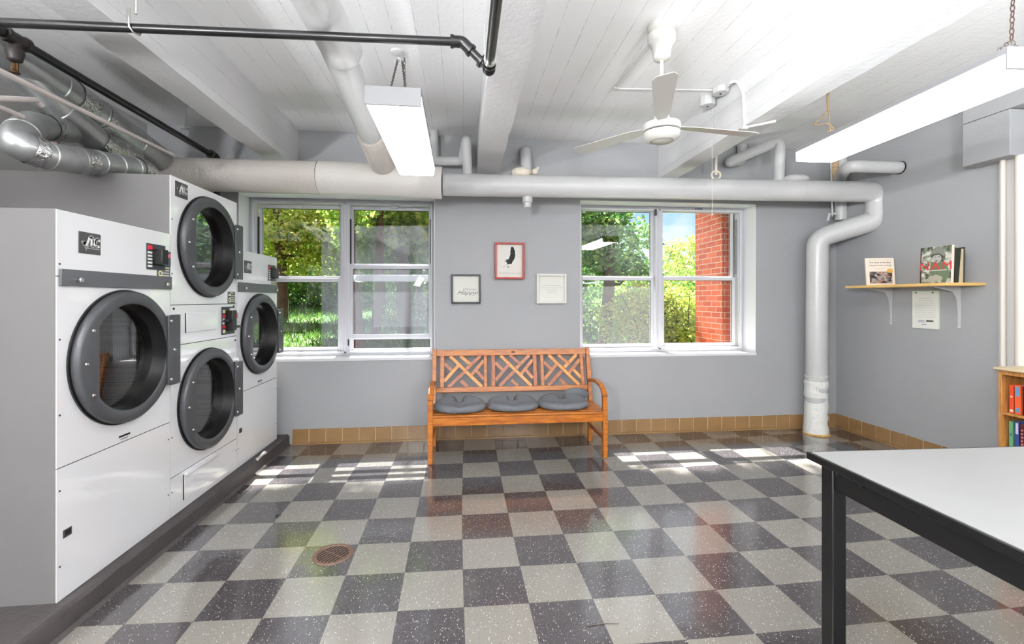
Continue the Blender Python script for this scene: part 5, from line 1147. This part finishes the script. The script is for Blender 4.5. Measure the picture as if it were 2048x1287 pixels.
def leaves(name, blobs, n, size, m, parent=None, flat=.6, **kw):
    """blobs: (centre, radii); n leaves spread over them by volume"""
    vol = np.array([b_[1][0]*b_[1][1]*b_[1][2] for b_ in blobs]); cnt = (n*vol/vol.sum()).astype(int)
    V = []
    for (c, r), k_ in zip(blobs, cnt):
        d = rng.normal(size=(k_, 3)); d /= np.linalg.norm(d, axis=1)[:, None]; rad = rng.random(k_)**(1/2.4)
        # clumps
        p = np.array(c)+d*rad[:, None]*np.array(r); p += .12*np.sin(p[:, [1, 2, 0]]*5.3+1.3)
        a = rng.normal(size=(k_, 3)); a[:, 2] *= flat; a /= np.linalg.norm(a, axis=1)[:, None]
        b2 = np.cross(a, rng.normal(size=(k_, 3))); b2 /= np.linalg.norm(b2, axis=1)[:, None]
        s_ = size*(.6+.8*rng.random(k_))[:, None]
        V.append(np.stack([p-a*s_*.5, p+b2*s_*.28, p+a*s_*.5, p-b2*s_*.28], 1))
    V = np.concatenate(V).reshape(-1, 3); org = WL[parent.name] if parent is not None else Vector((V[:, 0].mean(), V[:, 1].mean(), V[:, 2].min()))
    me = bpy.data.meshes.new(name); me.from_pydata((V-np.array(org)).tolist(), [], np.arange(len(V)).reshape(-1, 4).tolist()); me.materials.append(m)
    return tag(link(name, me, parent, org), **kw)
def gz(x, y): return .45+.085*(y-5.04)-.13*max(0, x)+.05*math.sin(x*1.3+y*.7)
g = MB(); gx = np.linspace(-26, 26, 60); gy = [5.04+58*(k/70)**1.6 for k in range(71)]
for y in gy:
    for x in gx: g.v.append((x, y, gz(x, y) if y < 30 else gz(x, 30)))
for j in range(70):
    for i in range(59): a = j*60+i; g.f.append((a, a+1, a+61, a+60))
gm_ = mat('lawn', srgb(70, 104, 44), .9, bump=1, bscale=12, var=.35, vscale=2.5)
build(g, 'ground', gm_, kind='structure', fix=False)
gv = []
for _ in range(1):
    k_ = 26000; y_ = 5.3+13*rng.random(k_)**1.3; x_ = -.55*y_+rng.random(k_)*(.62*y_+2.2)-.3; h_ = .05+.09*rng.random(k_); a_ = rng.random(k_)*6.28
    z_ = np.array([gz(p_, q_) for p_, q_ in zip(x_, y_)]); dx_, dy_ = .012*np.cos(a_), .012*np.sin(a_); lx_, ly_ = .05*rng.normal(size=k_), .05*rng.normal(size=k_)
    gv = np.stack([np.stack([x_-dx_, y_-dy_, z_], 1), np.stack([x_+dx_, y_+dy_, z_], 1), np.stack([x_+lx_, y_+ly_, z_+h_], 1)], 1).reshape(-1, 3)
me = bpy.data.meshes.new('grass'); og = Vector((-1.5, 8, .4)); me.from_pydata((gv-np.array(og)).tolist(), [], np.arange(len(gv)).reshape(-1, 3).tolist()); me.materials.append(leaf_mat('grass_green', (40, 74, 30), (66, 104, 40), (110, 140, 60)))
tag(link('grass', me, None, og), 'uncut green grass on the slope outside the left window', 'grass', kind='stuff')
# brick wing of the building beyond the right window and the brick outer skin
brick = mat('red_brick', srgb(190, 92, 62), .85, bump=.3, bscale=60); t, b = nodes(brick)
ge = N(t, 'ShaderNodeNewGeometry'); sp = N(t, 'ShaderNodeSeparateXYZ'); cb = N(t, 'ShaderNodeCombineXYZ'); ad = N(t, 'ShaderNodeMath', operation='ADD'); bt = N(t, 'ShaderNodeTexBrick')
t.links.new(ge.outputs['Position'], sp.inputs[0]); t.links.new(sp.outputs[0], ad.inputs[0]); t.links.new(sp.outputs[1], ad.inputs[1]); t.links.new(ad.outputs[0], cb.inputs[0]); t.links.new(sp.outputs[2], cb.inputs[1])
t.links.new(cb.outputs[0], bt.inputs['Vector']); bt.inputs['Scale'].default_value = 1; bt.inputs['Mortar Size'].default_value = .005; bt.inputs['Brick Width'].default_value = .205; bt.inputs['Row Height'].default_value = .0665
bt.inputs['Color1'].default_value = srgb(196, 92, 62); bt.inputs['Color2'].default_value = srgb(164, 68, 46); bt.inputs['Mortar'].default_value = srgb(186, 160, 142); bt.inputs['Mortar Smooth'].default_value = .2; bt.inputs['Bias'].default_value = -.2
t.links.new(bt.outputs[0], b.inputs['Base Color'])
build(MB().box((3.03, YO+.001, -.5), (3.6, 5.66, 6.5)), 'wall_wing', brick, kind='structure', smooth=False)
k = MB()
for a_, b_, c_, d_ in ((-4, W1[0], -.5, 6.5), (W1[1], W2[0], -.5, 6.5), (W1[0], W1[1], -.5, ZS-.02), (W1[0], W1[1], ZH, 6.5), (W2[0], 3.03, -.5, ZS-.02), (W2[0], 3.03, ZH, 6.5)): k.box((a_, YO-.0, c_), (b_, YO+.02, d_))
build(k, 'wall_outside', brick, kind='structure', smooth=False)
def tree(px, Y, r, lean, blobs, n, size, m, label, ztop=7, name='tree', extra=()):
    x = un(px, 600, Y=Y).x; z = gz(x, Y)-.1
    root = empty(name, (x, Y, z), label, 'tree', 'trees outside the windows')
    k = MB(); pts = [(x-lean[0]*(1-q)*2, Y, z+(ztop-z)*q+0) for q in (0,)]
    P_ = []; R_ = []
    for q in np.linspace(0, 1, 12): P_.append((x+lean[0]*(q*(ztop-z))+.05*math.sin(q*7+px), Y+lean[1]*q*(ztop-z)+.05*math.cos(q*5+px), z+(ztop-z)*q)); R_.append(r*(1.25-.7*q))
    k.tube(P_, R_, 12)
    build(k, 'trunk', bark, root)
    for bi, (c, rr) in enumerate(blobs):
        o_ = P_[min(10, max(3, int(11*(c[2]-z)/(ztop-z))-2))]; mid = Vector(o_).lerp(Vector(c), .5)+Vector((0, 0, -.15)); k = MB()
        k.tube([o_, mid, c], [r*.38, r*.24, r*.08], 8); build(k, 'branch', bark, root)
    if n: leaves('foliage', blobs, n, size, m, root, label=None)
    return root
def at(px, py, Y): return tuple(un(px, py, Y=Y))
tree(806, 9.0, .115, (.01, .02), [(at(770, 470, 9.3), (1.0, .9, .8)), (at(845, 440, 9.2), (.9, .9, .9)), ((-.9, 10, 10.9), (1.6, .7, .95)), ((.5, 10.1, 10.95), (1.3, .7, .95))], 17000, .13, leaf_g, 'thick-trunked tree seen in the right pane of left window', 5.6)
tree(742, 8.0, .075, (.09, .03), [(at(730, 450, 8.2), (.6, .6, .6)), (at(790, 400, 8.4), (.8, .7, .5))], 3000, .12, leaf_g, 'leaning dark tree left of the thick trunk, beyond left window', 4.8)
tree(770, 11.5, .055, (.0, .0), [(at(770, 500, 11.6), (1.1, .8, .7))], 3500, .13, leaf_d, 'slim tree between the leaning and the thick trunk', 7)
tree(838, 10.5, .05, (.05, 0), [(at(838, 520, 10.8), (.9, .8, .8))], 2500, .12, leaf_d, 'thin tree right of the thick trunk beyond left window', 6)
tree(712, 7.2, .10, (-.03, .05), [(at(690, 410, 7.4), (.5, .5, .4)), ((-2.6, 10, 10.9), (1.5, .7, .95))], 6500, .13, leaf_g, 'dark tree trunk at the mullion of the left window', 4.6)
tree(560, 10.5, .10, (.0, .0), [(at(560, 470, 10.5), (1.5, .45, 1.0)), (at(640, 490, 10.8), (1.2, .4, .9)), (at(600, 410, 11), (1.6, .5, .9))], 15000, .10, leaf_y, 'yellow-green leafy tree filling the left pane of left window', 6.5)
tree(470, 13, .14, (.0, .0), [(at(470, 480, 13), (2.4, .8, 1.6)), (at(600, 520, 14), (2.2, .8, 1.3))], 12000, .13, leaf_g, 'bushy green tree farthest left beyond left window', 7)
tree(1212, 9.2, .115, (.02, .0), [(at(1200, 500, 9.4), (.9, .9, .55)), (at(1190, 430, 9.3), (.8, .9, .6)), (at(1262, 540, 9.6), (.7, .6, .35)), (at(1280, 470, 9.5), (.4, .5, .3)), ((1.9, 10, 10.9), (1.9, .7, .95))], 13000, .12, leaf_d, 'tall tree in the left half of the right window', 5.6)
tree(1370, 14, .06, (-.03, .0), [(at(1362, 560, 14), (1.1, .9, .7)), (at(1345, 500, 14), (.45, .4, .45)), (at(1385, 500, 14.2), (.35, .4, .55))], 5000, .11, leaf_y, 'slender pale tree against the sky left of brick wing', 2.6)
tree(1060, 12.5, .12, (.02, 0), [(at(1060, 500, 12.5), (1.6, 1.2, 1.5)), (at(1120, 560, 12.8), (1.3, 1.1, 1.0))], 7000, .15, leaf_d, 'green tree beyond the wall between the windows', 7)
def bush(c, r, n, size, m, label):
    root = empty('bush', (c[0], c[1], gz(c[0], c[1])), label, 'bush', 'bushes outside the windows')
    k = MB()
    for q in range(7): a = q*.9; k.tube([(c[0], c[1], gz(c[0], c[1])-.05), (c[0]+r[0]*.4*math.cos(a), c[1]+r[1]*.4*math.sin(a), c[2]), (c[0]+r[0]*.8*math.cos(a), c[1]+r[1]*.7*math.sin(a), c[2]+r[2]*.8)], [.02, .014, .005], 6)
    build(k, 'stem', bark, root); leaves('foliage', [(c, r)], n, size, m, root, label=None)
bush(at(1300, 640, 8.6), (1.0, .7, .75), 9000, .075, leaf_y, 'yellow-green shrub low in the middle of the right window')
bush(at(1370, 650, 8.0), (.5, .5, .8), 5000, .07, leaf_y, 'yellow-green shrub close beside the brick wing')
bush(at(1180, 655, 10.5), (.9, .8, .8), 5000, .09, leaf_d, 'dark shrub at the foot of the tall tree')
bush(at(1330, 590, 12.5), (2.2, 1.2, 1.0), 8000, .11, leaf_g, 'green thicket behind the yellow-green shrub')
bush(at(850, 620, 11), (1.0, .8, .6), 4500, .1, leaf_g, 'low shrub right of the thick trunk beyond left window')
bush(at(640, 560, 15), (4.0, 1.5, 1.5), 12000, .15, leaf_d, 'dark hedge at the top of the grass slope')
bush(at(800, 560, 17), (3.6, 1.5, 1.8), 9000, .17, leaf_y, 'sunlit thicket behind the tree trunks beyond left window')
bush(at(1150, 600, 19), (4.5, 1.6, 1.8), 9000, .18, leaf_d, 'far thicket behind the tall tree of the right window')
bush(at(1500, 600, 20), (5.0, 1.6, 1.6), 8000, .18, leaf_g, 'far thicket behind the brick wing')
# neighbouring building glimpsed through the leaves
root = empty('brick_building', (-13, 32, 2), 'red brick building glimpsed through the leaves of left window', 'building')
build(MB().box((-24, 28, 0), (-6, 36, 14)), 'wall', brick, root, smooth=False)
for i in range(6):
    for j in range(3):
        x_ = -22.5+i*2.8; z_ = 3.6+j*3.2; o = build(MB().box((x_, 27.9, z_), (x_+1.3, 28.05, z_+1.7)), 'window', win_white, root, smooth=False)
        build(MB().box((x_+.1, 27.85, z_+.1), (x_+1.2, 27.9, z_+1.6)), 'pane', mat('far_glass', srgb(70, 84, 96), .1), o, smooth=False)
